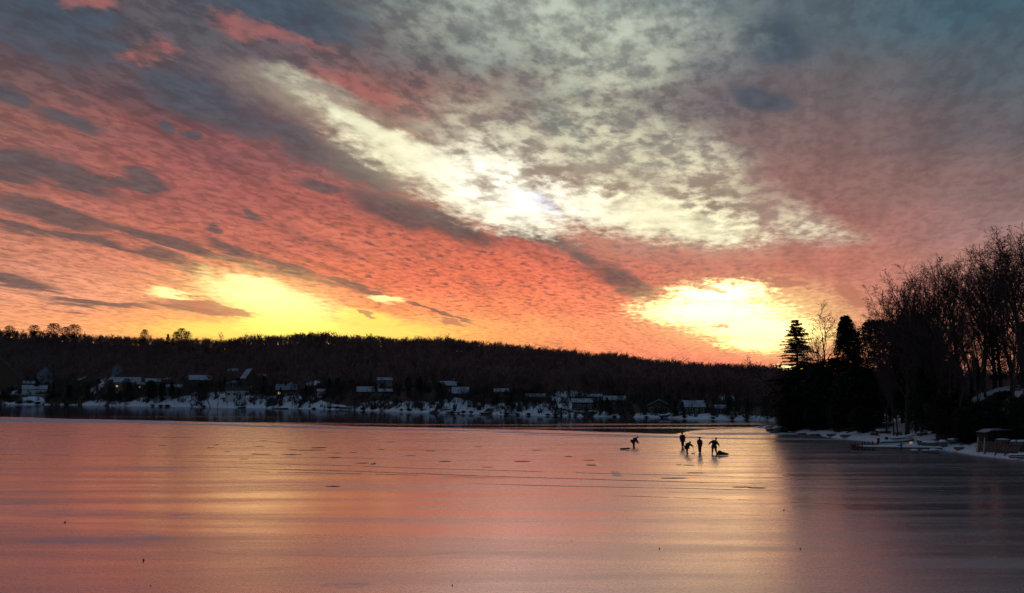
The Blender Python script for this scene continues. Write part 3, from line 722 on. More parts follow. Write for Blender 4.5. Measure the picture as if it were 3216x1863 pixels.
BIG = [tree_kind(branch_tree(s, 24, sp, spr, 4, kd, .40, twig=.024, up=u_, crook=.045, lenk=(.86,.50,.46,.46), tl=.62), 'bark', 'twig', 'bare') for s, sp, spr, kd, u_ in
       ((11, .34, .66, (12,9,8,5), .34), (12, .36, .72, (11,9,8,5), .30), (13, .30, .64, (12,9,8,5), .36), (14, .42, .76, (10,9,8,5), .26))]
PALE = tree_kind(branch_tree(21, 17, .34, .42, 4, (9,6,5,4), .2, twig=.020, up=.5), 'bark_pale', 'bark_pale', 'slender')
OAK = tree_kind(branch_tree(31, 9, .22, .95, 4, (9,6,6,4), .26, twig=.022, up=.12, crook=.2), 'bark', 'twig', 'spreading')
TALL = tree_kind(branch_tree(33, 19, .35, .5, 4, (10,7,6,5), .26, twig=.018, up=.4, crook=.08), 'bark', 'twig', 'tall')
PINE = tree_kind(spruce(41, 21, 9.5), 'bark', 'needle', 'layered_pine')
CEDAR = tree_kind(evergreen(51, 15, 6.6, 12000, .04, 'egg'), 'bark', 'needle', 'cedar')
HEM = [tree_kind(evergreen(52+i, 13, 6.8, 11000, .04, 'cone'), 'bark', 'needle', 'hemlock') for i in range(2)]
ROUND = tree_kind(evergreen(55, 14, 8.2, 13000, .12), 'bark', 'needle_brown', 'rounded')
LOWG = [tree_kind(evergreen(57+i, 6, 6.2, 6500, .02), 'bark', 'needle_brown' if i else 'needle', 'low') for i in range(2)]
FAR = [tree_kind(branch_tree(61+i, 11, .28, .6+.06*i, 3, (8,6,5), .17, twig=.045, up=.3), 'bark', 'twig', 'far') for i in range(4)]
FARR = tree_kind(branch_tree(71, 9, .30, .95, 3, (12,8,6), .22, twig=.05, up=.1, crook=.2), 'bark', 'twig', 'far_round')
FARE = [tree_kind(evergreen(81+i, 10, 5.4, 2200, .06, 'oval' if i else 'cone', .5), 'bark', 'needle', 'far_evergreen') for i in range(2)]
FARP = [tree_kind(evergreen(85+i, 14, 9.5, 1300, .30, 'flat', .7), 'bark', 'needle', 'ridge_pine') for i in range(2)]
SHR = [shrub_mesh(91+i, 1.6, 2.4).mesh('shrub', 'shrub') for i in range(3)]

def xy_at(fx, fy, Yd):
    d = ray(fx, fy); k = Yd/d.y; return d.x*k, CAM_Z + d.z*k
def tree_px(kind, name, x, ytop, Yd, label, cat='tree', group=None, wide=1.0, rz=None, sink=0.0):
    X_, Zt = xy_at(x*S, ytop*S, Yd); z0 = lz(X_, Yd)
    return plant_tree(kind, name, X_, Yd, max(2.0, Zt-z0+sink), label, cat, group, rz, sink, wide)

# the near point on the right, tree by tree (x, top y in the notes; distance in m)
tree_px(PINE, 'pine_tree', 1958, 787, 160, 'dark layered conifer with drooping boughs at the tip of the right point', 'conifer tree', wide=1.35)
tree_px(OAK, 'bare_tree', 1925, 872, 164, 'low bare tree with spreading crooked branches at the foot of the layered conifer', wide=1.15)
tree_px(PALE, 'bare_tree', 2040, 736, 152, 'slender pale bare tree standing up against the yellow sky right of the layered conifer', wide=1.25)
tree_px(PALE, 'bare_tree', 2002, 800, 156, 'smaller slender bare tree between the layered conifer and the pale tree')
tree_px(CEDAR, 'cedar_tree', 2080, 775, 146, 'dark pointed oval evergreen just right of the slender pale tree', 'evergreen tree', wide=1.1)
tree_px(ROUND, 'evergreen_tree', 2158, 784, 142, 'broad rounded dark tree between the pointed oval evergreen and the tall bare trees', 'evergreen tree', wide=1.05)
tree_px(TALL, 'bare_tree', 2122, 768, 158, 'thin bare tree showing behind the gap beside the rounded dark tree', wide=1.0)
tree_px(BIG[1], 'bare_tree', 2203, 688, 134, 'bare tree with a small pointed top, first of the tall bare trees on the right', wide=.8)
tree_px(BIG[3], 'bare_tree', 2175, 742, 138, 'low fine-twigged bare tree at the left end of the tall bare row', wide=.9)
tree_px(BIG[1], 'bare_tree', 2290, 628, 119, 'bare tree whose crown forms the left shoulder of the big dome', wide=.95)
tree_px(BIG[2], 'bare_tree', 2425, 618, 119, 'rounded bare tree filling the gap before the tallest crown', wide=1.0)
tree_px(BIG[3], 'bare_tree', 2530, 552, 104, 'bare tree just right of the tallest crown', wide=.9)
tree_px(BIG[2], 'bare_tree', 2236, 690, 124, 'bare tree standing in front of the first two tall ones', wide=.9)
tree_px(BIG[0], 'bare_tree', 2258, 655, 128, 'tall bare tree between the small pointed one and the big domed one', wide=.85)
tree_px(BIG[2], 'bare_tree', 2335, 612, 117, 'big bare tree with a wide domed crown in the middle of the tall row', wide=1.0)
tree_px(BIG[3], 'bare_tree', 2398, 634, 122, 'bare tree with a flatter crown in the dip right of the big domed one', wide=.9)
tree_px(BIG[0], 'bare_tree', 2440, 596, 114, 'bare tree leaning up against the tallest crown at the right edge', wide=.8)
tree_px(BIG[2], 'bare_tree', 2492, 538, 106, 'tallest bare tree with heavy forked trunk at the right edge', wide=1.15)
tree_px(BIG[1], 'bare_tree', 2560, 545, 101, 'bare tree partly cut off by the right edge of the view', wide=1.0)
tree_px(BIG[1], 'bare_tree', 2215, 752, 122, 'shorter spreading bare tree over the narrow dark evergreens', wide=1.1)
tree_px(BIG[3], 'bare_tree', 2282, 738, 116, 'shorter bare tree below the left shoulder of the big dome', wide=1.1)
tree_px(BIG[2], 'bare_tree', 2352, 752, 110, 'shorter bare tree low in front of the big dome', wide=1.1)
tree_px(BIG[0], 'bare_tree', 2412, 770, 108, 'shorter bare tree on the edge of the snowy lawn', wide=1.0)
tree_px(BIG[1], 'bare_tree', 2470, 742, 102, 'shorter bare tree in front of the tallest crown', wide=1.0)
tree_px(TALL, 'bare_tree', 2300, 672, 130, 'thin tall bare tree behind the big domed one', wide=1.1)
tree_px(TALL, 'bare_tree', 2370, 650, 126, 'thin bare tree with high forks right behind the domed crown', wide=1.1)
tree_px(TALL, 'bare_tree', 2465, 640, 118, 'thin bare tree showing through the crowns near the right edge', wide=1.2)
tree_px(CEDAR, 'evergreen_tree', 2222, 776, 130, 'narrow dark evergreen under the first tall bare trees', 'evergreen tree', wide=1.25)
tree_px(HEM[0], 'evergreen_tree', 2262, 770, 126, 'dark ragged evergreen beside the narrow one under the tall bare trees', 'evergreen tree', wide=1.1)
tree_px(HEM[1], 'evergreen_tree', 2305, 800, 121, 'broad ragged evergreen below the big domed bare tree', 'evergreen tree', wide=.95)
tree_px(HEM[0], 'evergreen_tree', 2350, 870, 116, 'lower evergreen on the bank above the snowy boats', 'evergreen tree', wide=1.1)
tree_px(ROUND, 'evergreen_tree', 2452, 800, 112, 'dark evergreen clump behind the tallest bare tree', 'evergreen tree', wide=.72)
tree_px(HEM[1], 'evergreen_tree', 2400, 880, 114, 'small dark evergreen at the edge of the snowy lawn', 'evergreen tree', wide=.8)
tree_px(CEDAR, 'evergreen_tree', 2514, 790, 108, 'dark evergreen cut by the right edge of the view', 'evergreen tree', wide=.9)
tree_px(HEM[0], 'evergreen_tree', 2262, 900, 115, 'drooping evergreen right beside the snowy path', 'evergreen tree', wide=.9)
tree_px(TALL, 'bare_tree', 2196, 860, 118, 'straight young bare tree standing on the left side of the snowy path', wide=.8)
tree_px(TALL, 'bare_tree', 2172, 850, 126, 'thin bare tree behind the young one on the left side of the snowy path', wide=.8)
for i, (x, yt, Yd, kk, wd, lb) in enumerate([
    (1932,985,161,0,1.0,'low dark evergreen at the very tip of the right point'), (1966,940,157,1,1.2,'low brown thicket tree under the layered conifer'),
    (1992,890,155,0,1.0,'low dark evergreen under the smaller slender tree'), (2024,935,152,1,1.2,'low brown thicket tree under the slender pale tree'),
    (2050,880,148,0,1.0,'low dark evergreen behind the snowy cottage roof'), (2086,955,140,1,1.1,'low thicket tree in front of the pointed oval evergreen'),
    (2116,900,140,0,1.0,'low dark evergreen under the rounded dark tree'), (2142,930,138,1,1.1,'low brown thicket tree left of the snowy path'),
    (1948,985,154,1,1.1,'small brown thicket on the shore of the point'), (2002,1000,148,0,1.1,'small dark evergreen on the shore below the small snow patch'),
    (2060,1012,138,1,1.1,'small brown thicket in front of the snowy cottage roof'), (2120,1000,130,0,1.1,'small dark evergreen on the shore left of the path foot'),
    (2030,960,150,0,1.2,'dark evergreen filling the slope left of the snowy cottage roof'), 
    (2300,930,112,0,1.1,'dark evergreen on the bank behind the moored boats'),
    (2335,960,107,1,1.1,'brown thicket on the bank above the small snow-topped boat'), (2375,1000,102,0,1.0,'dark low evergreen on the bank left of the timber wall'),
    (2470,960,100,1,.9,'brown thicket on the steep bank above the timber wall'),
    (2418,985,100,0,.9,'dark low evergreen above the snow-topped canopy'), (2515,975,94,0,1.0,'dark low evergreen at the right edge above the snowy rocks')]):
    tree_px(LOWG[kk], 'evergreen_tree' if kk == 0 else 'thicket_tree', x, yt, Yd, lb, 'evergreen tree' if kk == 0 else 'tree', wide=wd*.85)
# slim trunks on the bank
for i, (x, Yd, hh, lb) in enumerate([(2185,121,13,'slim dark trunk tree close by the upper left side of the path'), (2290,109,14,'slim bare tree rising behind the pontoon boat'),
    (2318,106,15,'slim bare tree right of the pontoon boat on the bank'), (2345,104,13,'slim bare tree above the snow-covered rubble'), (2392,101,15,'slim bare tree rising left of the timber wall'), (2250,113,12,'slim bare tree at the right side of the path foot'),
    (2480,98,16,'slim bare tree growing behind the snow-topped canopy'), (2270,118,15,'slim bare tree among the evergreens right of the path')]):
    X_, _ = xy_at(x*S, 1000, Yd); plant_tree(TALL, 'bare_tree', X_, Yd, hh, lb, wide=.8)

# ------------------------------------------------------------------ houses across the lake
LAND = []       # things the far trees are described by: (px x, short name)
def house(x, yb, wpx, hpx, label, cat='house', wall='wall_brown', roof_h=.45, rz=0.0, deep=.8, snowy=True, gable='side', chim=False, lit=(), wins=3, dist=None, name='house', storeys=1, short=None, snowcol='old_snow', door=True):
    """x, base y, width and wall height in photograph pixels"""
    p = hit(x, yb); D = math.hypot(p.x, p.y); m = D/F
    w = wpx*m; hw = hpx*m; dp = w*deep; rh = w*roof_h*(.5 if gable == 'side' else .9)
    az = math.atan2(p.x, p.y); c = p + Vector((math.sin(az)*dp*.5, math.cos(az)*dp*.5, 0))
    t = thing(name, label, cat, (c.x, c.y, p.z), -az+rz)
    b = MB()
    if gable == 'side':      # ridge runs left to right
        b.add([(-w/2,-dp/2,-2.5),(w/2,-dp/2,-2.5),(w/2,dp/2,-2.5),(-w/2,dp/2,-2.5),(-w/2,-dp/2,hw),(w/2,-dp/2,hw),(w/2,dp/2,hw),(-w/2,dp/2,hw),(-w/2,0,hw+rh),(w/2,0,hw+rh)],
              [(0,1,5,4),(1,2,6,9,5),(2,3,7,6),(3,0,4,8,7)])
    else:                    # gable end faces the lake
        b.add([(-w/2,-dp/2,-2.5),(w/2,-dp/2,-2.5),(w/2,dp/2,-2.5),(-w/2,dp/2,-2.5),(-w/2,-dp/2,hw),(w/2,-dp/2,hw),(w/2,dp/2,hw),(-w/2,dp/2,hw),(0,-dp/2,hw+rh),(0,dp/2,hw+rh)],
              [(0,1,5,8,4),(1,2,6,5),(2,3,7,9,6),(3,0,4,7)])
    b.build('wall', wall, t)
    ov = .45; r = MB(); sn_ = MB()
    def slab(mb, z0, th, inset):
        if gable == 'side':
            k = rh/(dp/2); e = dp/2+ov-inset; x_ = w/2+ov-inset
            for s in (-1, 1): mb.add([(-x_,s*e,hw-k*(ov-inset)+z0),(x_,s*e,hw-k*(ov-inset)+z0),(x_,0,hw+rh+z0),(-x_,0,hw+rh+z0),(-x_,s*e,hw-k*(ov-inset)+z0+th),(x_,s*e,hw-k*(ov-inset)+z0+th),(x_,0,hw+rh+z0+th),(-x_,0,hw+rh+z0+th)], [(0,1,2,3),(4,5,6,7),(0,1,5,4),(1,2,6,5),(3,0,4,7)])
        else:
            k = rh/(w/2); e = w/2+ov-inset; y_ = dp/2+ov-inset
            for s in (-1, 1): mb.add([(s*e,-y_,hw-k*(ov-inset)+z0),(s*e,y_,hw-k*(ov-inset)+z0),(0,y_,hw+rh+z0),(0,-y_,hw+rh+z0),(s*e,-y_,hw-k*(ov-inset)+z0+th),(s*e,y_,hw-k*(ov-inset)+z0+th),(0,y_,hw+rh+z0+th),(0,-y_,hw+rh+z0+th)], [(0,1,2,3),(4,5,6,7),(0,1,5,4),(1,2,6,5),(3,0,4,7)])
    slab(r, .02, .16, 0); ro = r.build('roof', 'roof', t)
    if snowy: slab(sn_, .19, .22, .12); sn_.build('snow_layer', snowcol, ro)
    if chim:
        q = MB(); q.box((w*.22, dp*.1, hw+rh*.9), (.7, .7, 1.8)); q.build('chimney', 'stone', ro)
    for s_ in range(storeys):
        for i in range(wins):
            wx = -w/2 + w*(i+.5)/wins; zc = hw*(s_+.52)/storeys
            if door and s_ == 0 and i == wins//2 and wins > 1:
                q = MB(); q.box((wx, -dp/2-.03, 1.0), (.95, .08, 2.0)); q.build('door', 'wall_brown' if wall != 'wall_brown' else 'wall_tan', t); continue
            ww = min(1.5, w/wins*.5); wh = min(1.3, hw/storeys*.5)
            fr_ = MB(); 
            for (ax, bz, cx, cz) in ((0, wh/2+.05, ww+.2, .1), (0, -wh/2-.05, ww+.2, .1), (-ww/2-.05, 0, .1, wh), (ww/2+.05, 0, .1, wh)):
                fr_.box((wx+ax, -dp/2-.03, zc+bz), (cx, .10, cz))
            fo = fr_.build('window', 'pale_paint', t)
            pn = MB(); pn.box((wx, -dp/2-.01, zc), (ww, .05, wh)); pn.build('pane', 'lit_window' if (s_*wins+i) in lit else 'glass', fo)
    if short: LAND.append((x, short))
    return t
house(-2,1232,104,30,'big dark gabled house with snow on its left roof slope at the left edge','house','wall_brown',.62,deep=1.0,gable='front',wins=3,short='big gabled house',snowy=True)
house(82,1218,44,10,'low dark shed with a thin snowy roof right of the big gabled house','shed','wall_brown',.3,wins=1,name='shed',short='low dark shed')
house(140,1205,40,26,'tall pale blue house among trees above the left shore','house','wall_blue',.5,storeys=2,wins=2,gable='front',short='tall pale blue house')
house(108,1236,60,11,'long snow-roofed boathouse behind the dark shore wall on the left','boathouse','wall_white',.35,wins=2,name='boathouse',short='left boathouse')
house(368,1176,26,16,'small high house with a pale front among trees on the left slope','house','wall_blue',.5,wins=1,gable='front',short='small high house')
house(398,1226,70,22,'wide grey house with a lit window and ragged snow on its roof','house','wall_tan',.4,lit=(0,),wins=4,storeys=1,short='lit grey house')
house(440,1224,24,14,'small shed with one glowing window right of the wide grey house','shed','wall_brown',.4,lit=(0,),wins=1,name='shed',short='glowing shed')
house(480,1216,40,15,'dull green house half hidden by bare trunks','house','wall_green',.4,wins=2,short='dull green house')
house(545,1235,46,16,'low tan house behind the bare trees left of the snowy lawn','house','wall_tan',.3,wins=3,short='low tan house')
house(628,1214,62,18,'brown house with broken snow on a wide roof','house','wall_brown',.45,chim=True,wins=4,short='brown wide-roofed house')
house(732,1190,30,22,'tall grey-green house standing high behind the white gable','house','wall_green',.45,wins=2,storeys=2,short='tall grey-green house')
house(782,1216,40,26,'house with a bright white gable roof high on the slope','house','wall_brown',.75,gable='front',wins=2,rz=.5,short='white gable house')
house(815,1196,34,14,'low wing with snowy roof right behind the white gable','house','wall_brown',.3,wins=2,short='low snowy wing')
house(745,1252,66,24,'pale cottage behind the row of lawn trees','house','wall_white',.35,wins=4,snowy=False,short='pale lawn cottage')
house(898,1246,58,20,'dark cottage with a dull grey-green roof and a warm lit corner window','house','wall_brown',.55,wins=3,lit=(0,),snowcol='wall_blue',short='grey-roofed cottage')
house(1010,1250,26,18,'small white house low by the shore among trees','house','wall_white',.5,wins=2,short='small white house')
house(1148,1246,52,14,'red cottage with a bright snowy roof above the low wall','house','wall_red',.55,wins=3,short='red snowy-roofed cottage')
house(1208,1222,44,26,'two-storey house with a snowy cap standing behind the others','house','wall_tan',.35,storeys=2,wins=3,short='two-storey house')
house(1210,1252,40,20,'dark cottage with a narrow band of snow on its roof','house','wall_brown',.35,wins=3,short='dark narrow-roofed cottage')
house(1405,1236,46,24,'dark house with a grey roof and one bright snowy slope','house','wall_brown',.5,wins=3,chim=True,rz=.3,short='one bright slope house')
house(1446,1243,50,7,'low garage whose snowy roof runs down to the slope','garage','wall_brown',.7,wins=1,name='garage',short='low garage')
house(1574,1250,42,18,'small cottage with a warm lit window among dark cedars','house','wall_brown',.4,wins=3,lit=(1,),short='warm windowed cottage')
house(1682,1262,60,13,'long grey cabin behind the thick shore trees','cabin','wall_blue',.3,wins=4,name='cabin',short='long grey cabin')
house(1828,1290,62,24,'long dark cottage with a bright strip of snow on its roof','house','wall_brown',.30,wins=4,short='long dark cottage')
house(1872,1262,36,14,'pale house with dark shutters up behind the long dark cottage','house','wall_white',.35,wins=3,short='pale shuttered house')
house(1930,1272,64,13,'grey house with patchy snow on a wide roof','house','wall_blue',.35,wins=4,short='patchy grey house')
house(2070,1296,66,20,'dark shallow-gabled cottage edged with snow','cottage','wall_brown',.28,gable='front',wins=3,name='cottage',snowy=True,short='shallow-gabled cottage')
house(2180,1300,66,20,'dark cottage with a wide bright snowy roof near the right point','cottage','wall_brown',.5,wins=4,name='cottage',short='wide snowy-roofed cottage')
house(2262,1302,32,17,'small dark cabin with one tilted snowy roof slope','cabin','wall_brown',.5,wins=2,rz=.35,name='cabin',short='tilted snowy-roofed cabin')
# cottage in the trees of the right point
house(2651,1300,58,18,'dark cottage with a bright snowy roof under the evergreens of the right point','cottage','wall_brown',.42,wins=3,name='cottage',rz=.1)

# ------------------------------------------------------------------ trees and bushes along the far shore
_O = 'first second third fourth fifth sixth seventh eighth ninth tenth eleventh twelfth thirteenth fourteenth fifteenth sixteenth seventeenth eighteenth nineteenth'.split()
ORD = _O + ['twentieth'] + ['twenty-'+q for q in _O[:9]] + ['thirtieth'] + ['thirty-'+q for q in _O[:9]] + ['fortieth'] + ['forty-'+q for q in _O[:9]]
marks = sorted([(-9999, 'left edge')] + [(a, b) for a, b in LAND] + [(9999, 'right point')])
pend = []
def far_tree(fx, fy, h, kind, sort_, wide=1.0):
    p = hit(fx, fy); pend.append((fx, p, h, kind, sort_, wide))
R = random.Random(5)
# measured ones: x, base y, height in photograph pixels
for fx, fy, hp, sort_ in [(715,1275,60,'b'),(738,1274,48,'b'),(766,1274,40,'b'),(798,1276,66,'b'),(917,1281,70,'b'),(945,1281,62,'b'),(1120,1285,62,'b'),(1100,1262,58,'b'),(1203,1284,52,'b'),(1304,1286,66,'r'),(1240,1262,50,'b'),
    (1388,1276,44,'b'),(1428,1282,30,'b'),(1606,1302,66,'e'),(1640,1298,60,'b'),(1672,1300,56,'b'),(1700,1300,60,'b'),(1490,1290,54,'r'),(1470,1268,44,'b'),(1380,1262,58,'e'),(660,1278,80,'b'),(684,1278,84,'b'),(620,1276,62,'b'),
    (1735,1302,46,'r'),(1775,1296,46,'b'),(1880,1304,60,'b'),(1910,1306,52,'e'),(1955,1308,60,'b'),(2010,1310,54,'b'),(2120,1308,50,'e'),(2235,1312,48,'b'),(2290,1312,60,'e'),(2320,1314,62,'b'),(2350,1318,60,'e'),(2385,1318,64,'b'),(2410,1318,66,'e'),
    (1545,1290,52,'b'),(1560,1292,48,'e'),(1520,1286,50,'b'),(880,1262,44,'e'),(960,1262,50,'e'),(1040,1262,50,'b'),(1072,1258,46,'e'),(40,1262,20,'b'),(12,1258,18,'e'),(150,1252,22,'e')]:
    p = hit(fx, fy); D = math.hypot(p.x, p.y)
    far_tree(fx, fy, hp*D/F, FARR if sort_ == 'r' else (R.choice(FARE) if sort_ == 'e' else R.choice(FAR)), sort_)
# the others, thick where the photograph is thick
for x0, x1, n, y0, y1, h0, h1 in [(165,360,30,1248,1272,34,62),(350,640,40,1246,1272,36,60),(60,260,10,1206,1236,30,50),(520,1000,30,1225,1252,34,56),(1000,1400,24,1226,1256,36,56),(1400,1720,26,1244,1286,36,56),(1720,2060,26,1272,1304,34,54),(2060,2420,22,1285,1310,38,60),(360,1000,16,1262,1278,26,44),(1180,1720,20,1276,1296,26,44)]:
    for k in range(n):
        fx = x0 + (x1-x0)*(k+R.random())/n; fy = R.uniform(y0, y1)
        p = hit(fx, fy); D = math.hypot(p.x, p.y); e = R.random() < .22
        far_tree(fx, fy, R.uniform(h0, h1)*D/F, R.choice(FARE) if e else R.choice(FAR), 'e' if e else 'b', R.uniform(.8, 1.15))
WORD = {'b': 'bare tree', 'r': 'round bare tree', 'e': 'dark evergreen'}
cells = {}
for q in pend:
    k = max(i for i, m_ in enumerate(marks) if m_[0] <= q[0]); cells.setdefault((k, q[4]), []).append(q)
for (k, sort_), lst in sorted(cells.items()):
    lst.sort(key=lambda q: q[0]); A_, B_ = marks[k][1], marks[k+1][1] if k+1 < len(marks) else 'right point'
    for i, (fx, p, h, kind, _, wide) in enumerate(lst):
        lead = (ORD[i] + ' ' + WORD[sort_] + ' from the left') if len(lst) > 1 else 'only ' + WORD[sort_]
        lb = f'{lead} between {A_} and {B_}'
        plant_tree(kind, 'evergreen_tree' if sort_ == 'e' else 'bare_tree', p.x, p.y, h, lb, 'tree', 'trees along the far shore', sink=.1, wide=wide)
# bushes at the waterline
bush = []
for fx, fy in [(28,1262),(60,1268),(95,1266),(118,1270),(210,1272),(480,1277),(505,1278),(525,1278),(640,1280),(760,1280),(860,1283),(875,1282),(985,1285),(1035,1284),(1060,1285),(1140,1288),(1170,1288),(1260,1290),(1285,1291),(1420,1298),(1455,1298),(1480,1298),(1515,1302),(1590,1303),(1625,1304),(1660,1304),(1720,1306),(1745,1307),(1850,1310),(1930,1311),(1960,1310),(2030,1312),(2080,1313),(2150,1314),(2240,1316),(2300,1318)]:
    p = hit(fx, fy); bush.append((fx, p))
cells = {}
for fx, p in bush:
    k = max(i for i, m_ in enumerate(marks) if m_[0] <= fx); cells.setdefault(k, []).append((fx, p))
for k, lst in cells.items():
    for i, (fx, p) in enumerate(lst):
        D = math.hypot(p.x, p.y); sc = R.uniform(5, 9)*D/F/1.5
        lead = (ORD[i] + ' shore bush from the left') if len(lst) > 1 else 'only shore bush'
        o = link('shrub', R.choice(SHR)); o.location = p; o.scale = (sc*1.2, sc*1.2, sc); o.rotation_euler.z = R.uniform(0, 6)
        tag(o, f'{lead} between {marks[k][1]} and {marks[k+1][1]}', 'bush', 'bushes on the far waterline')

# ------------------------------------------------------------------ the ridge wood and the trees that stand above it
for fx, fyt, hp, kind, nm, lb in [
    (108,1020,44,FARP[0],'pine_tree','first high pine on the ridge left of the pine trio'), (30,1022,40,FARP[1],'pine_tree','hazy pine near the left edge of the ridge'),
    (170,1014,44,FARP[0],'pine_tree','leftmost and tallest of the three separate pines on the left ridge'), (205,1026,36,FARP[1],'pine_tree','middle and lowest of the three separate pines on the left ridge'), (234,1018,40,FARP[0],'pine_tree','rightmost of the three separate pines on the left ridge'),
    (455,1034,44,FARE[1],'pine_tree','narrow dark tree poking above the ridge left of the domed clump'), (572,1030,48,FARE[1],'evergreen_tree','tallest evergreen in the domed clump on the ridge'), (590,1040,40,FARE[1],'evergreen_tree','right-hand evergreen in the domed clump on the ridge'),
    (555,1040,40,FARE[1],'evergreen_tree','left-hand evergreen in the domed clump on the ridge'), (528,1048,30,FARE[0],'evergreen_tree','small evergreen just left of the domed clump'),
    (1440,1062,30,FARR,'bare_tree','round bare crown standing out where the ridge starts to fall'), (1768,1088,34,FAR[1],'bare_tree','taller bare tree on the falling ridge above the long dark cottage'),
    (2245,1138,40,FARR,'bare_tree','dark round crown on the low end of the ridge'), (2105,1124,34,FAR[2],'bare_tree','bare crown above the shallow-gabled cottage on the ridge'), (2395,1156,40,FARE[0],'evergreen_tree','pointed evergreen on the ridge just left of the right point'),
    (688,1040,40,FAR[0],'bare_tree','thin bare tree against the yellow glow on the ridge')]:
    az = math.atan2(ray(fx, fyt).x, ray(fx, fyt).y); rd = float(ridge_d(az))*.98
    x_, y_ = rd*math.sin(az), rd*math.cos(az); d_ = ray(fx, fyt); zt = CAM_Z + d_.z/math.hypot(d_.x, d_.y)*rd; z0 = lz(x_, y_)
    hgt = max(zt-z0, 8)
    plant_tree(kind, nm, x_, y_, hgt, lb, 'tree')
# thousands of winter trees on the hillside: nobody could count them
def forest():
    tmpl = []
    for s in range(6):
        Rr = random.Random(300+s); m = MB(); 
        def tw(p, d, ln, r, lvl):
            e = p + d*ln; m.tube([p, e], [r, r*.45], 3, cap=False)
            if lvl == 3: return
            for i in range((9, 5, 3)[lvl]):
                u = Rr.uniform(.12 if lvl == 0 else .25, 1); a = Rr.uniform(0, 6.28); sp = Rr.uniform(.3, .8)
                nd_ = unit(d*math.cos(sp) + np.array([math.cos(a)*math.sin(sp), math.sin(a)*math.sin(sp), .25]))
                tw(p + d*ln*u, nd_, ln*Rr.uniform(.32, .55), max(r*.5, .07), lvl+1)
        tw(np.array([0., 0., -.5]), np.array([0., 0., 1.]), 8.5, .22, 0)
        v = np.array(m.v); v[:, 2] *= 10.5/v[:, 2].max(); f = np.array([q for q in m.f if len(q) == 4]); tmpl.append((v, f))
    n = 7500; vs = []; fs = []; off = 0; g = np.random.default_rng(3)
    a_lo = SH_AZ[1]*.98; a_hi = math.radians(31); k = 0
    while k < n:
        az = g.uniform(math.radians(-35), a_hi); sd = float(shore_d(az)); rd = float(ridge_d(az))
        u = g.uniform(.22, 1.06) if g.random() < .55 else g.uniform(.88, 1.14)
        d = sd + (rd-sd)*u; x = d*math.sin(az); y = d*math.cos(az); z = lz(x, y)
        fx, fy = project(x, y, z)
        if fy > np.interp(fx, [0, 600, 1200, 1800, 2400], [1218, 1222, 1226, 1256, 1290]) + g.uniform(-14, 6): continue
        v, f = tmpl[g.integers(6)]; sc = g.uniform(.66, 1.0)*(1.2 if g.random() < .06 else 1); a = g.uniform(0, 6.28)
        w_ = sc*g.uniform(1.0, 1.6); vx = (v[:, 0]*math.cos(a)-v[:, 1]*math.sin(a))*w_ + x; vy = (v[:, 0]*math.sin(a)+v[:, 1]*math.cos(a))*w_ + y
        vs.append(np.stack([vx, vy, v[:, 2]*sc + z], -1)); fs.append(f+off); off += len(v); k += 1
    V = np.concatenate(vs).astype('f'); Fq = np.concatenate(fs).astype('i')
    me = bpy.data.meshes.new('ridge_wood'); me.vertices.add(len(V)); me.vertices.foreach_set('co', V.ravel())
    me.loops.add(Fq.size); me.loops.foreach_set('vertex_index', Fq.ravel()); me.polygons.add(len(Fq))
    me.polygons.foreach_set('loop_start', (np.arange(len(Fq))*4).astype('i')); me.polygons.foreach_set('loop_total', np.full(len(Fq), 4, 'i')); me.update(calc_edges=True)
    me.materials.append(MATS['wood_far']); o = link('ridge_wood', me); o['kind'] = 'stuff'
    tag(o, 'dense leafless brown wood covering the long ridge across the lake', 'wood')
    print('forest quads', len(Fq))
forest()
def brush():
    tm_ = []
    for s_ in range(4):
        m = MB(); Rr = random.Random(500+s_)
        for i in range(16):
            a = Rr.uniform(0, 6.28); l_ = Rr.uniform(.3, 1.0); p = np.array([Rr.gauss(0, .25), Rr.gauss(0, .25), -.2]); e = p + np.array([math.cos(a)*l_, math.sin(a)*l_, Rr.uniform(1.0, 2.6)])
            m.tube([p, (p+e)/2 + np.array([Rr.gauss(0, .1), Rr.gauss(0, .1), 0]), e], [.07, .06, .04], 3, cap=False)
        tm_.append((np.array(m.v), np.array([q for q in m.f if len(q) == 4])))
    g = np.random.default_rng(9); vs = []; fs = []; off = 0; k = 0
    while k < 1100:
        az = g.uniform(math.radians(-34), math.radians(22)); sd = float(shore_d(az)); rd = float(ridge_d(az)); d = sd + (rd-sd)*g.uniform(.006, .26)**1.0
        x = d*math.sin(az); y = d*math.cos(az)
        if float(fbm(np.array([x*.02]), np.array([y*.02]), 3, 77)[0]) + g.normal(0, .10) < .52: continue
        v, f = tm_[g.integers(4)]; sc = g.uniform(.6, 1.5)*min(1.4, d/350); a = g.uniform(0, 6.28)
        vs.append(np.stack([(v[:, 0]*math.cos(a)-v[:, 1]*math.sin(a))*sc*1.3 + x, (v[:, 0]*math.sin(a)+v[:, 1]*math.cos(a))*sc*1.3 + y, v[:, 2]*sc + lz(x, y)], -1)); fs.append(f+off); off += len(v); k += 1
    V = np.concatenate(vs); Fq = np.concatenate(fs); me = bpy.data.meshes.new('bank_brush'); me.from_pydata(V.tolist(), [], Fq.tolist()); me.materials.append(MATS['shrub'])
    o = link('bank_brush', me); o['kind'] = 'stuff'; tag(o, 'tangled leafless brush growing on the snowy bank across the lake', 'brush')
brush()

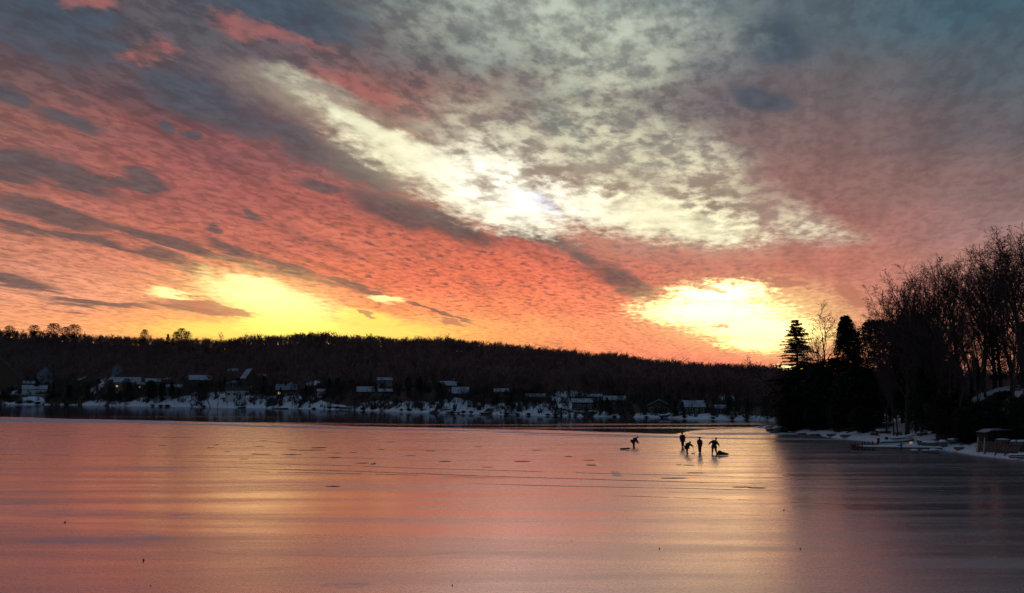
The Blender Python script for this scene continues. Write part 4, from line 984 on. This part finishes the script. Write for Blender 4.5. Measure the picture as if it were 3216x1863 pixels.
# ------------------------------------------------------------------ the moorings on the right shore
def along(a, b):
    v = b-a; return v.length, math.atan2(v.y, v.x)
DA, DB = G(2676, 1413, 0), G(2962, 1417.5, 0)
LN, RZ = along(DA, DB)
t = thing('dock', 'long low snow-topped dock reaching out from the right shore onto the ice', 'dock', DA, RZ)
m = MB()
n_pl = int(LN/.2)
for i in range(n_pl): m.box((.1+i*.2, .75, .36), (.18, 1.5, .06))
m.build('deck', 'wood', t)
m = MB(); m.box((LN/2, .02, .28), (LN, .07, .14)); m.box((LN/2, 1.48, .28), (LN, .07, .14)); m.build('side_beam', 'wood', t)
m = MB()
for i in range(40):
    x0 = 1.1+(LN-1.2)*i/40; hgt = .07+.08*float(fbm(i*.4, 2, 3, 5)); m.box((x0+(LN-1.2)/80, .75, .39+hgt/2), ((LN-1.2)/40, 1.42-.2*float(fbm(i*.6, 9, 2, 6)), hgt), taper=.96)
m.build('snow_layer', 'snow', t)
for fx_, hh in ((2678,.75),(2687,.95),(2700,.8),(2709,1.0),(2722,.9),(2736,.95),(2748,1.0),(2833,.95),(2896,.9),(2950,.7)):
    u = (fx_-2676)/(2962-2676)*LN
    m = MB(); m.tube([(u, -.06 if fx_ % 2 else 1.56, -.05), (u, -.06 if fx_ % 2 else 1.56, hh)], [.07, .065], 8); m.build('post', 'red', t)
m = MB(); m.box((.6, .75, .27), (1.2, 1.56, .22)); m.box((.2, .3, .50), (.25, .3, .24)); m.build('end_box', 'red', t)
tl = thing('round_lamp', 'small round pinkish lamp glowing above the snowy dock', 'lamp', G(2882, 1414.5, 0))
m = MB(); m.tube([(0,1.6,-.05),(0,1.6,.62)], [.035,.03], 8); m.build('lamp_post', 'steel', tl)
m = MB(); m.blob((0,1.6,.78), (.19,.19,.19), 1, 14, 10, 0.0); m.build('globe', 'lamp_glow', tl, True)
m = MB(); m.tube([(0,1.6,.58),(0,1.6,.62)], [.08,.10], 10); m.build('collar', 'steel', tl)

def hull_mesh(L_, w, h, seed=0, over=False):
    """pointed boat hull, bow at +x; over = lying keel up"""
    m = MB(); n = 12; k = 8; rings = []
    for i in range(n+1):
        u = i/n; x = -L_/2+L_*u; hw = w/2*(1-.15*(1-u))*min(1, (1-u)*3.2+.02)**.6; sh = h*(.82+.30*u*u)
        ring = []
        for j in range(k+1):
            a = math.pi*j/k; yy = -math.cos(a)*hw; zz_ = (1-math.sin(a)**.7)*sh + .02 + .25*h*u**3
            ring.append((x, yy, (sh*1.0-zz_+.04) if over else zz_))
        rings.append(ring)
    vs = [q for r_ in rings for q in r_]; fs = []
    for i in range(n):
        for j in range(k): fs.append((i*(k+1)+j, (i+1)*(k+1)+j, (i+1)*(k+1)+j+1, i*(k+1)+j+1))
    fs.append(tuple(range(k, -1, -1))); fs.append(tuple(n*(k+1)+j for j in range(k+1)))
    m.add(vs, fs); return m, rings
def snow_cap(rings, z0, th, over, seed):
    m = MB(); n = len(rings)-1; k = 8; top = []
    for i, r_ in enumerate(rings):
        row = []
        for j in range(k+1):
            q = j/k; y = r_[0][1]*(1-q) + r_[-1][1]*q
            zb = (r_[min(j, len(r_)-1)][2] if over else r_[0][2]) ; e = math.sin(math.pi*q)**.5
            row.append((r_[0][0], y*.98, zb + (.02 + th*e*(.6+.8*float(fbm(i*.5, j*.5, 3, seed))) if not over else .01+th*e*(.5+.7*float(fbm(i*.5, j*.5, 3, seed))))))
        top.append(row)
    vs = [q for r_ in top for q in r_]; fs = [(i*(k+1)+j, (i+1)*(k+1)+j, (i+1)*(k+1)+j+1, i*(k+1)+j+1) for i in range(n) for j in range(k)]
    o = len(vs); lo = [[(q[0], q[1]*.97, q[2]-th*.9-.01) for q in r_] for r_ in top]; vs += [q for r_ in lo for q in r_]
    for i in range(n): fs.append((i*(k+1), (i+1)*(k+1), o+(i+1)*(k+1), o+i*(k+1))); fs.append((i*(k+1)+k, (i+1)*(k+1)+k, o+(i+1)*(k+1)+k, o+i*(k+1)+k))
    fs.append(tuple([j for j in range(k+1)] + [o+j for j in range(k, -1, -1)]))
    m.add(vs, fs); return m
def boat(label, fx, fy, L_, w, h, rz, over, matl, seed, cat='boat', name='rowing_boat', seats=0, tilt=0.0, snow_th=.14):
    p = hit(fx, fy); t = thing(name, label, cat, p, rz); t.rotation_euler.y = tilt
    m, rings = hull_mesh(L_, w, h, seed, over); m.build('hull', matl, t, True)
    s_ = snow_cap(rings, 0, snow_th, over, seed); s_.build('snow_layer', 'snow', t, True)
    for i in range(seats):
        q = MB(); q.box((-L_*.28+i*L_*.16, 0, h+.30), (.30, .5, .42), taper=.85); q.build('seat', 'canvas', t)
    if not over:
        q = MB(); q.tube([(r_[0][0], r_[0][1], r_[0][2]+.02) for r_ in rings] + [(r_[-1][0], r_[-1][1], r_[-1][2]+.02) for r_ in rings[::-1]], [.035]*(2*len(rings)), 5); q.build('gunwale', 'wood', t)
    else:
        q = MB(); q.box((0, 0, rings[4][4][2]+.03), (L_*.8, .05, .05)); q.build('keel', 'wood', t)
    return t
pb = boat('snow-covered motorboat with a high bow moored behind the dock', 2816, 1402, 4.5, 1.7, .62, .02, False, 'boat', 1, name='motorboat', seats=2, snow_th=.30)
q = MB()
for i in range(14):
    u = i/13; q.box((-.6+2.6*u, 0, .98+.38*u*u), (.22, 1.25-.5*u, .05), ry=-.28*u)
q.build('canvas_cover', 'canvas', pb)
q = MB()
for i in range(14):
    u = i/13; q.box((-.6+2.6*u, 0, 1.07+.38*u*u), (.24, 1.2-.5*u, .13), ry=-.28*u, taper=.9)
q.build('cover_snow', 'snow', pb)
q = MB(); q.box((-2.3, 0, .75), (.3, .32, .5), taper=.8); q.tube([(-2.35,0,.5),(-2.38,0,.05)], [.07,.05], 6); q.build('outboard_motor', 'rubber', pb)
boat('small overturned dinghy under flat snow just right of the snow-covered motorboat', 2910, 1392, 2.1, 1.0, .42, .08, True, 'boat', 2, name='dinghy', snow_th=.16)
boat('overturned reddish rowing boat with snow on top at the foot of the path', 2776, 1361, 2.3, 1.1, .5, .25, True, 'boat_red', 3, snow_th=.2)
boat('dark low skiff with snow inside lying between the dock and the motorboat', 2795, 1408, 2.6, .9, .28, .0, False, 'rubber', 4, name='skiff', snow_th=.16)
boat('dark rowing boat topped with snow below the boulders at the right edge', 3210, 1441, 2.2, 1.0, .34, -.3, False, 'boat', 6, snow_th=.16)
p = hit(2790, 1343); t = thing('picnic_table', 'small dark table half buried in snow above the red-sided rowing boat', 'table', p, .2)
m = MB(); m.box((0,0,.62), (1.9,.8,.07)); m.build('table_top', 'wood', t)
m = MB(); m.box((0,0,.74), (1.8,.72,.16), taper=.9); m.build('snow_layer', 'snow', t)
for s in (-1, 1):
    m = MB(); m.box((s*.7,0,.28), (.09,.75,.62)); m.build('leg', 'wood', t); m = MB(); m.box((0,s*.72,.38), (1.8,.28,.05)); m.build('bench_board', 'wood', t)

def rock(fx, fy, wpx, hpx, label, seed, snow_=True, cat='rock', name='boulder', cap=.55):
    p = hit(fx, fy); D = math.hypot(p.x, p.y); w = wpx*D/F; h = hpx*D/F
    t = thing(name, label, cat, p, random.uniform(-.4, .4))
    m = MB(); m.blob((0,0,h*.35), (w/2, w*.42, h*.62), seed, 12, 8, .35); m.build('rock', 'stone', t)
    if snow_:
        m = MB(); m.blob((0,0,h*.82), (w*.44, w*.36, h*cap*.5), seed+3, 12, 6, .25); m.build('snow_layer', 'snow', t, True)
    return t
rock(2871,1424,24,11,'snow-capped rock on the ice in front of the dock, left of three',11)
rock(2906,1423,17,9,'small snow-capped rock in the middle of the three in front of the dock',12)
rock(2932,1425,30,13,'largest snow-capped rock in front of the dock, right of three',13)
rock(2953,1428,7,4,'tiny bare dark rock at the snow edge beside the largest dock rock',14,False)
rock(2925,1402,60,14,'low rubble heap under lumpy snow on the shore end of the dock',15)
rock(2962,1404,22,18,'upright pale boulder where the dock meets the bank',16)
rock(3150,1394,44,14,'snow-topped boulder directly behind the timber wall',17,cap=.4)
rock(3200,1410,50,24,'big dark boulder with a deep snow cap at the right edge',18,cap=.4)
rock(3012,1412,30,9,'flat snowy rock on the bank between the dock and the timber wall',19)
rock(2998,1392,40,12,'flat snow-dusted ledge on the bank above the flat snowy rock',20)
rock(2895,1368,34,10,'snowy mound beside the tree trunks behind the dinghy',21)
rock(2822,1366,20,10,'dark rock with little snow at the right side of the path foot',22)
rock(2450,1356,46,16,'snow-covered rock shelf at the very tip of the right point',31)
rock(2418,1354,24,9,'low snowy rock at the left end of the right point',32)
rock(2476,1354,30,10,'snowy rock just right of the rock shelf on the point',33)
rock(2432,1360,30,7,'dark wet-looking rock at the ice edge of the right point',34,False)
rock(2520,1366,26,8,'small snowy rock on the shoreline under the layered conifer',35)
rock(2560,1369,34,8,'long snowy rock on the shoreline right of the layered conifer',36)
rock(2612,1370,28,9,'snowy rock on the shoreline below the cottage roof',37)
rock(2655,1372,30,8,'flat snowy rock on the shoreline near the snowy bank',38)
# leaning timber wall
A_, B_ = hit(3062, 1424), hit(3192, 1430); A_.z = B_.z = min(A_.z, B_.z)
LN, RZ = along(A_, B_)
t = thing('timber_wall', 'leaning wall of pale weathered boards holding the bank on the right shore', 'retaining wall', A_, RZ)
m = MB(); nb = int(LN/.19)
for i in range(nb):
    hh = 1.55*(1-.18*float(fbm(i*.35, 4, 3, 9))); m.box((.1+i*LN/nb, .32, hh/2-.1), (LN/nb*.8, .05, hh), rx=-.22, ry=.10+.25*float(fbm(i*.2, 1, 2, 4)))
m.build('boards', 'wood_pale', t)
for i, u in enumerate((.05, .22, .52, .98)):
    m = MB(); m.tube([(LN*u, 0, -.1), (LN*u+.05, .22, 1.72)], [.055, .045], 7); m.build('post', 'pale_paint' if i < 2 else 'wood', t)
for z in (.45, 1.15):
    m = MB(); m.box((LN/2, .12+z*.16, z), (LN, .07, .10)); m.build('rail', 'wood', t)
for u in (.36, .62, .84):
    m = MB(); m.tube([(LN*u-.5, -.25, -.05), (LN*u+.25, .2, 1.45)], [.07, .06], 6); m.build('brace', 'wood', t)
# snow-topped canopy
p = hit(3132, 1392); D = math.hypot(p.x, p.y)
t = thing('boat_canopy', 'low dark boat shelter with a long snow-topped roof above the timber wall', 'boat shelter', p, .05)
zt_ = (ray(3132, 1356).z/math.hypot(ray(3132, 1356).x, ray(3132, 1356).y)*D + CAM_Z) - p.z
def arch(z0, th, w, l, name, mt):
    m = MB(); n = 10; vs = []; 
    for i in range(n+1):
        u = i/n*2-1; zc = z0 + .10*(1-u*u) - (.14 if u < -.75 else 0)
        for y in (-w/2, w/2): vs += [(u*l/2, y, zc), (u*l/2, y, zc+th*(1-.7*abs(u)**4))]
    fs = []
    for i in range(n):
        a = i*4; fs += [(a, a+4, a+6, a+2), (a+1, a+3, a+7, a+5), (a, a+1, a+5, a+4), (a+2, a+6, a+7, a+3)]
    fs += [(0,2,3,1), (n*4, n*4+1, n*4+3, n*4+2)]
    m.add(vs, fs); return m.build(name, mt, t)
arch(zt_, .07, 1.8, 3.8, 'roof', 'canvas'); arch(zt_+.09, .13, 1.7, 3.7, 'snow_layer', 'old_snow')
for sx in (-1, 1):
    for sy in (-1, 1):
        m = MB(); m.tube([(sx*1.6, sy*.8, -.3), (sx*1.6, sy*.8, zt_+.05)], [.05, .05], 6); m.build('post', 'wood', t)
m = MB(); m.box((0, 0, zt_*.5-.08), (3.7, 1.7, zt_+.1), taper=.94); m.build('covered_boat', 'rubber', t)

# ---- walls, docks and rowing boats on the far waterline
def far_wall(x0, y0, x1, y1, hpx, label, name='retaining_wall', cat='wall', matl='stone', thick=.5, snow_=True):
    a, b = hit(x0, y0), hit(x1, y1); L_, rz = along(a, b); D = math.hypot(a.x, a.y); h = hpx*D/F
    t = thing(name, label, cat, a, rz); dz_ = (b.z-a.z)
    m = MB(); n = max(3, int(L_/3))
    for i in range(n): m.box((L_*(i+.5)/n, thick/2, dz_*(i+.5)/n+h/2-.4), (L_/n*1.002, thick*(.95+.1*(i % 2)), h+.8))
    m.build('wall' if cat == 'wall' else 'deck', matl, t)
    if snow_:
        m = MB(); 
        for i in range(n): m.box((L_*(i+.5)/n, thick/2+.02, dz_*(i+.5)/n+h+.06+.04*(i % 3)), (L_/n*.99, thick*.8, .16), taper=.9)
        m.build('snow_layer', 'snow', t)
far_wall(32,1246,158,1247,5,'long dark shore wall on the left below the boathouse')
far_wall(690,1255,838,1256,3,'low dark wall along the top of the snowy lawn')
far_wall(1030,1282,1105,1285,5,'dark shore wall in front of the small white house')
far_wall(1730,1280,1822,1300,3,'dark ramp slanting down the snow to the long dark cottage','boat_ramp','ramp','wood',1.6)
far_wall(1800,1278,1850,1279,3,'narrow dark deck below the long dark cottage','terrace','deck','wood',2.0)
far_wall(1258,1287,1335,1288,2,'low stone edge under the round-crowned tree by the shore')
far_wall(1398,1296,1440,1299,3,'short dark landing stage on the shore left of the shore bushes','landing_stage','landing stage','wood',2.0)
far_wall(1505,1300,1526,1301,4,'short dark jetty at the foot of the snowy slope','jetty','jetty','wood',2.0)
for i, (fx, fy, lb, ov, L_) in enumerate([(760,1283,'snow-filled rowing boat on the far waterline below the lawn trees',False,5),(872,1285,'left one of two dark overturned boats side by side on the far waterline',True,4.5),(893,1285.5,'right one of two dark overturned boats side by side on the far waterline',True,4.5),
    (1404,1290,'pale boat on the snow by the landing stage',True,4.5),(400,1272,'dark boat drawn up on the far left waterline',True,5),(2090,1313,'snowy rowing boat drawn up below the shallow-gabled cottage',False,3.5)]):
    boat(lb, fx, fy-1, L_, 1.6, .8, .1*(i-2), ov, 'boat' if i % 2 else 'rubber', 40+i, snow_th=.3)

# ---- things lying on the ice
def slab_sled(label, fx, fy, L_, w, h, rz, name, load, seed):
    p = G(fx, fy); t = thing(name, label, 'sled', (p.x, p.y, .002), rz)
    m, rings = hull_mesh(L_, w, .16, seed); m.build('tray', 'rubber', t, True)
    q = MB(); q.tube([(r_[0][0], r_[0][1], r_[0][2]+.01) for r_ in rings] + [(r_[-1][0], r_[-1][1], r_[-1][2]+.01) for r_ in rings[::-1]], [.018]*(2*len(rings)), 5); q.build('rim', 'rubber', t)
    q = MB()
    for c, r_ in load: q.blob(c, r_, seed+int(c[0]*9), 12, 8, .22)
    q.build('load', 'canvas', t, True)
    q = MB(); q.tube([(L_/2,.05,.12),(L_/2+.25,.1,.02),(L_/2+.55,-.05,.012),(L_/2+.7,.08,.012)], [.008]*4, 5); q.build('tow_rope', 'wood', t)
slab_sled('flat dark sled lying on the pink ice left of the stooping figure', 1963, 1413, 1.15, .55, .2, .0, 'sled', [((-.1,0,.14),(.38,.2,.09)), ((.22,.02,.12),(.22,.16,.07))], 3)
slab_sled('dark wedge-shaped loaded sled behind the figure with outstretched arms', 2270, 1430.5, 1.2, .6, .3, -.12, 'sled', [((-.28,0,.27),(.30,.26,.26)), ((.06,.02,.20),(.32,.24,.18)), ((.36,0,.12),(.22,.18,.10))], 5)
for i, (x, y, r_, lb) in enumerate([(160,1286,.055,'round dark clod on the near ice at the far left'), (353,1380,.045,'dark upright scrap frozen into the near ice on the left'), (371,1442,.025,'tiny dark speck near the bottom edge of the ice on the left'), (1113,1441,.03,'tiny dark speck near the bottom edge of the ice in the middle'),
    (1929,1256,.055,'dark clod on the ice at the edge of the tree reflections'), (1623,1351,.04,'reddish scrap on the pale ice below the skaters'), (1970,1352,.04,'dark scrap on the shaded ice near the yellow streak'), (1407,1332,.03,'small brown speck on the pink ice near the middle'), (922,1142,.10,'dark lump at the end of a dark seam on the red ice')]):
    p = wp(x, y); m = MB(); r_ *= .7; m.blob((0,0,r_*.7), (r_*1.1, r_, r_*(1.5 if i == 1 else .9)), 70+i, 9, 6, .4)
    o = m.build('ice_debris', 'debris'); o.location = (p.x, p.y, 0); tag(o, lb, 'debris', 'dark scraps on the near ice')

# ------------------------------------------------------------------ the five people out on the ice
bpy.context.view_layer.update()
def skin(name, verts, edges, root, matl, parent, sub=1):
    me = bpy.data.meshes.new(name); me.from_pydata([v[0] for v in verts], edges, [])
    o = bpy.data.objects.new(name, me); COL.objects.link(o)
    kf = 1.0 if name == 'body' else 1.28
    sk = o.modifiers.new('skin', 'SKIN'); sk.use_smooth_shade = True; sk.branch_smoothing = .4
    for i, v in enumerate(verts):
        d = me.skin_vertices[0].data[i]; r_ = v[1]; r_ = r_ if hasattr(r_, '__len__') else (r_, r_); d.radius = (r_[0]*kf, r_[1]*kf); d.use_root = (i == root)
    ss = o.modifiers.new('subdivision', 'SUBSURF'); ss.levels = sub; ss.render_levels = sub
    dg = bpy.context.evaluated_depsgraph_get(); nm_ = bpy.data.meshes.new_from_object(o.evaluated_get(dg)); 
    bpy.data.objects.remove(o); bpy.data.meshes.remove(me)
    nm_.name = name; nm_.materials.clear(); nm_.materials.append(MATS[matl]); nm_.polygons.foreach_set('use_smooth', [True]*len(nm_.polygons))
    return link(name, nm_, parent)
def person(label, fx, fy, J, coat, coat_len=.35, rz=0.0, hood=False, glove='glove', legs='trousers', wide=1.0):
    """J: joints in metres, x to the right, y away from the viewer, z up"""
    p = G(fx, fy); t = thing('person', label, 'person', (p.x, p.y, .006), rz)
    V = []; E = []; ix = {}
    def v(nm, co_, r_, par=None):
        ix[nm] = len(V); V.append((co_, r_))
        if par is not None: E.append((ix[par], ix[nm]))
    J = {k: Vector(q) for k, q in J.items()}
    v('pelvis', J['pelvis'], (.15*wide, .12)); mid = J['pelvis'].lerp(J['chest'], .5); v('waist', mid, (.135*wide, .11), 'pelvis'); v('chest', J['chest'], (.165*wide, .12), 'waist')
    v('neck', J['chest'].lerp(J['head'], .52), .058, 'chest'); hd = (J['head']-J['chest']).normalized()
    v('head_low', J['head'] - hd*.07, (.075, .085), 'neck'); v('head', J['head'], (.085, .10), 'head_low'); v('head_top', J['head'] + hd*.085, (.06, .075), 'head')
    fw = J['face'].normalized(); v('chin', J['head'] + fw*.085 - hd*.075, .022, 'head_low'); v('nose', J['head'] + fw*.125 - hd*.01, .014, 'head')
    for s in 'lr':
        v('sh'+s, J['sh'+s], .065, 'chest'); v('el'+s, J['el'+s], .046, 'sh'+s); v('wr'+s, J['wr'+s], .028, 'el'+s)
        d = (J['wr'+s]-J['el'+s]).normalized(); sd = d.cross(Vector((0, 1, .1))).normalized(); nr = d.cross(sd).normalized()
        v('pa'+s, J['wr'+s]+d*.07, (.036, .018), 'wr'+s)
        for k, (o_, l_) in enumerate(((-.030, .070), (-.010, .082), (.011, .078), (.031, .060))):
            b_ = J['wr'+s]+d*.10+nr*o_; v(f'f{s}{k}a', b_, .010, 'pa'+s); v(f'f{s}{k}b', b_+d*l_*.55+sd*.008, .009, f'f{s}{k}a'); v(f'f{s}{k}c', b_+d*l_*.9+sd*.03, .008, f'f{s}{k}b')
        tb = J['wr'+s]+d*.045-nr*.045; v(f't{s}a', tb, .011, 'pa'+s); v(f't{s}b', tb+d*.045-nr*.018+sd*.01, .009, f't{s}a')
        v('hi'+s, J['hi'+s], .095, 'pelvis'); v('kn'+s, J['kn'+s], .062, 'hi'+s); v('an'+s, J['an'+s], .040, 'kn'+s)
        ft = J['ft'+s]; v('to'+s, ft, (.038, .030), 'an'+s)
    skin('body', V, E, 0, 'skin', t)
    # clothes follow the body
    CV = []; CE = []
    def cv(co_, r_, par=None):
        CV.append((co_, r_)); 
        if par is not None: CE.append((par, len(CV)-1))
        return len(CV)-1
    up_ = (J['chest']-J['pelvis']).normalized()
    a = cv(J['pelvis'], (.225*wide, .18)); b = cv(mid, (.22*wide, .18), a); c = cv(J['chest']-up_*.02, (.245*wide, .19), b); e = cv(J['chest'].lerp(J['head'], .40), (.085, .085), c)
    hem = cv(J['pelvis'] - up_*.0 + (J['knl'].lerp(J['knr'], .5)-J['pelvis'])*coat_len, (.225*wide+.02*coat_len, .18), a)
    for s in 'lr':
        q = cv(J['sh'+s], .115, c); q = cv(J['el'+s], .088, q); d = (J['wr'+s]-J['el'+s]).normalized(); cv(J['wr'+s]-d*.0, .066, q)
    skin('coat', CV, CE, 0, coat, t)
    CV = []; CE = []; a = cv(J['pelvis'], (.155*wide, .13))
    for s in 'lr': q = cv(J['hi'+s], .135, a); q = cv(J['kn'+s], .105, q); cv(J['an'+s]+Vector((0,0,.02)), .080, q)
    skin('trousers', CV, CE, 0, legs, t)
    for s in 'lr':
        CV = []; CE = []; q = cv(J['an'+s]+Vector((0,0,.05)), .075); q = cv(J['an'+s]-Vector((0,0,.035)), .062, q); cv(J['ft'+s], (.058, .040), q); skin('boot', CV, CE, 0, 'rubber', t)
        CV = []; CE = []; d = (J['wr'+s]-J['el'+s]).normalized(); q = cv(J['wr'+s], .058)
        cv(J['wr'+s]+d*.055, .062, q); skin('glove_cuff', CV, CE, 0, glove, t)
    CV = []; CE = []; q = cv(J['head']-hd*(.10 if hood else -.015)-fw*(.04 if hood else .012), .125 if hood else .112); q = cv(J['head']+hd*.055-fw*.02, .135 if hood else .118, q); cv(J['head']+hd*(.125 if hood else .14)-fw*.01, .08, q)
    skin('hood' if hood else 'knit_hat', CV, CE, 0, coat if hood else 'hat', t)
    return t
def std(h, pel, chest, head, face, arms, legs_):
    d = dict(pelvis=pel, chest=chest, head=head, face=face); d.update(arms); d.update(legs_); return d
person('person stooping far forward on the pink ice, alone beside the flat sled', 1990, 1405, dict(pelvis=(-.10,0,.82), chest=(.26,0,1.10), head=(.50,0,1.22), face=(.8,-.2,-.6),
    shl=(.22,-.19,1.08), ell=(.40,-.22,.80), wrl=(.58,-.18,.52), shr=(.24,.19,1.10), elr=(.36,.22,.80), wrr=(.50,.18,.52),
    hil=(-.10,-.10,.80), knl=(.03,-.13,.44), anl=(-.08,-.13,.08), ftl=(.10,-.15,.035), hir=(-.10,.10,.80), knr=(.10,.13,.44), anr=(.05,.13,.08), ftr=(.23,.15,.035)), 'coat_brown', .30, glove='coat_red', wide=1.3)
person('person standing upright with hooded dark coat and legs together, farthest from the camera', 2144, 1405.5, dict(pelvis=(.02,0,.98), chest=(.02,0,1.44), head=(-.02,.02,1.74), face=(.1,1,-.1),
    shl=(-.20,0,1.46), ell=(-.29,-.02,1.20), wrl=(-.27,-.05,.95), shr=(.22,0,1.46), elr=(.30,-.02,1.18), wrr=(.24,-.10,.96),
    hil=(-.07,0,.95), knl=(-.06,-.03,.52), anl=(-.06,0,.09), ftl=(-.08,.14,.035), hir=(.09,0,.95), knr=(.07,-.02,.52), anr=(.07,0,.09), ftr=(.09,.14,.035)), 'coat_dark', .38, hood=True, wide=1.12)
person('shorter person bending forward and reaching down with a stick, between two standing figures', 2158, 1425, dict(pelvis=(-.06,0,.78), chest=(.16,0,1.12), head=(.33,-.02,1.24), face=(.8,-.2,-.5),
    shl=(.16,-.18,1.12), ell=(.38,-.20,.96), wrl=(.60,-.14,.80), shr=(.18,.18,1.12), elr=(.42,.16,1.0), wrr=(.66,.06,.86),
    hil=(-.06,-.09,.76), knl=(-.01,-.10,.42), anl=(-.06,-.10,.08), ftl=(.10,-.12,.035), hir=(-.06,.09,.76), knr=(.04,.11,.42), anr=(.02,.11,.08), ftr=(.18,.13,.035)), 'coat_green', .30, wide=1.12)
person('tall straight person in a long maroon coat, right of the bending figure with the stick', 2198, 1424, dict(pelvis=(0,0,.97), chest=(0,0,1.42), head=(.01,-.03,1.70), face=(.3,1,-.1),
    shl=(-.16,0,1.44), ell=(-.20,.02,1.18), wrl=(-.12,.12,.98), shr=(.18,0,1.44), elr=(.24,-.02,1.16), wrr=(.24,-.04,.88),
    hil=(-.06,0,.95), knl=(-.06,-.01,.52), anl=(-.06,0,.09), ftl=(-.08,-.15,.035), hir=(.08,0,.95), knr=(.07,.01,.52), anr=(.07,0,.09), ftr=(.10,-.15,.035)), 'coat_red', .62, hood=True)
person('person with both arms stretched out and legs apart, balancing beside the wedge-shaped sled', 2243, 1426, dict(pelvis=(0,0,.93), chest=(.12,0,1.38), head=(.27,-.02,1.67), face=(.8,-.5,-.3),
    shl=(-.08,0,1.42), ell=(-.36,-.02,1.27), wrl=(-.56,-.05,1.08), shr=(.29,0,1.38), elr=(.44,-.03,1.13), wrr=(.56,-.06,.90),
    hil=(-.10,0,.90), knl=(-.17,-.03,.50), anl=(-.22,0,.09), ftl=(-.24,-.15,.035), hir=(.10,0,.90), knr=(.18,-.03,.50), anr=(.26,.0,.09), ftr=(.38,-.08,.035)), 'coat_dark', .2)
p = G(2158, 1425); t = thing('stick', 'thin bent dark stick held low over the ice by the bending person', 'stick', (p.x, p.y, 0))
m = MB(); m.tube([(.56,-.16,.86),(.70,-.14,.45),(.80,-.12,.05)], [.017,.016,.015], 6); m.build('shaft', 'wood', t)
m = MB(); m.box((.62, -.12, .045), (.36, .03, .07)); m.build('blade', 'rubber', t)
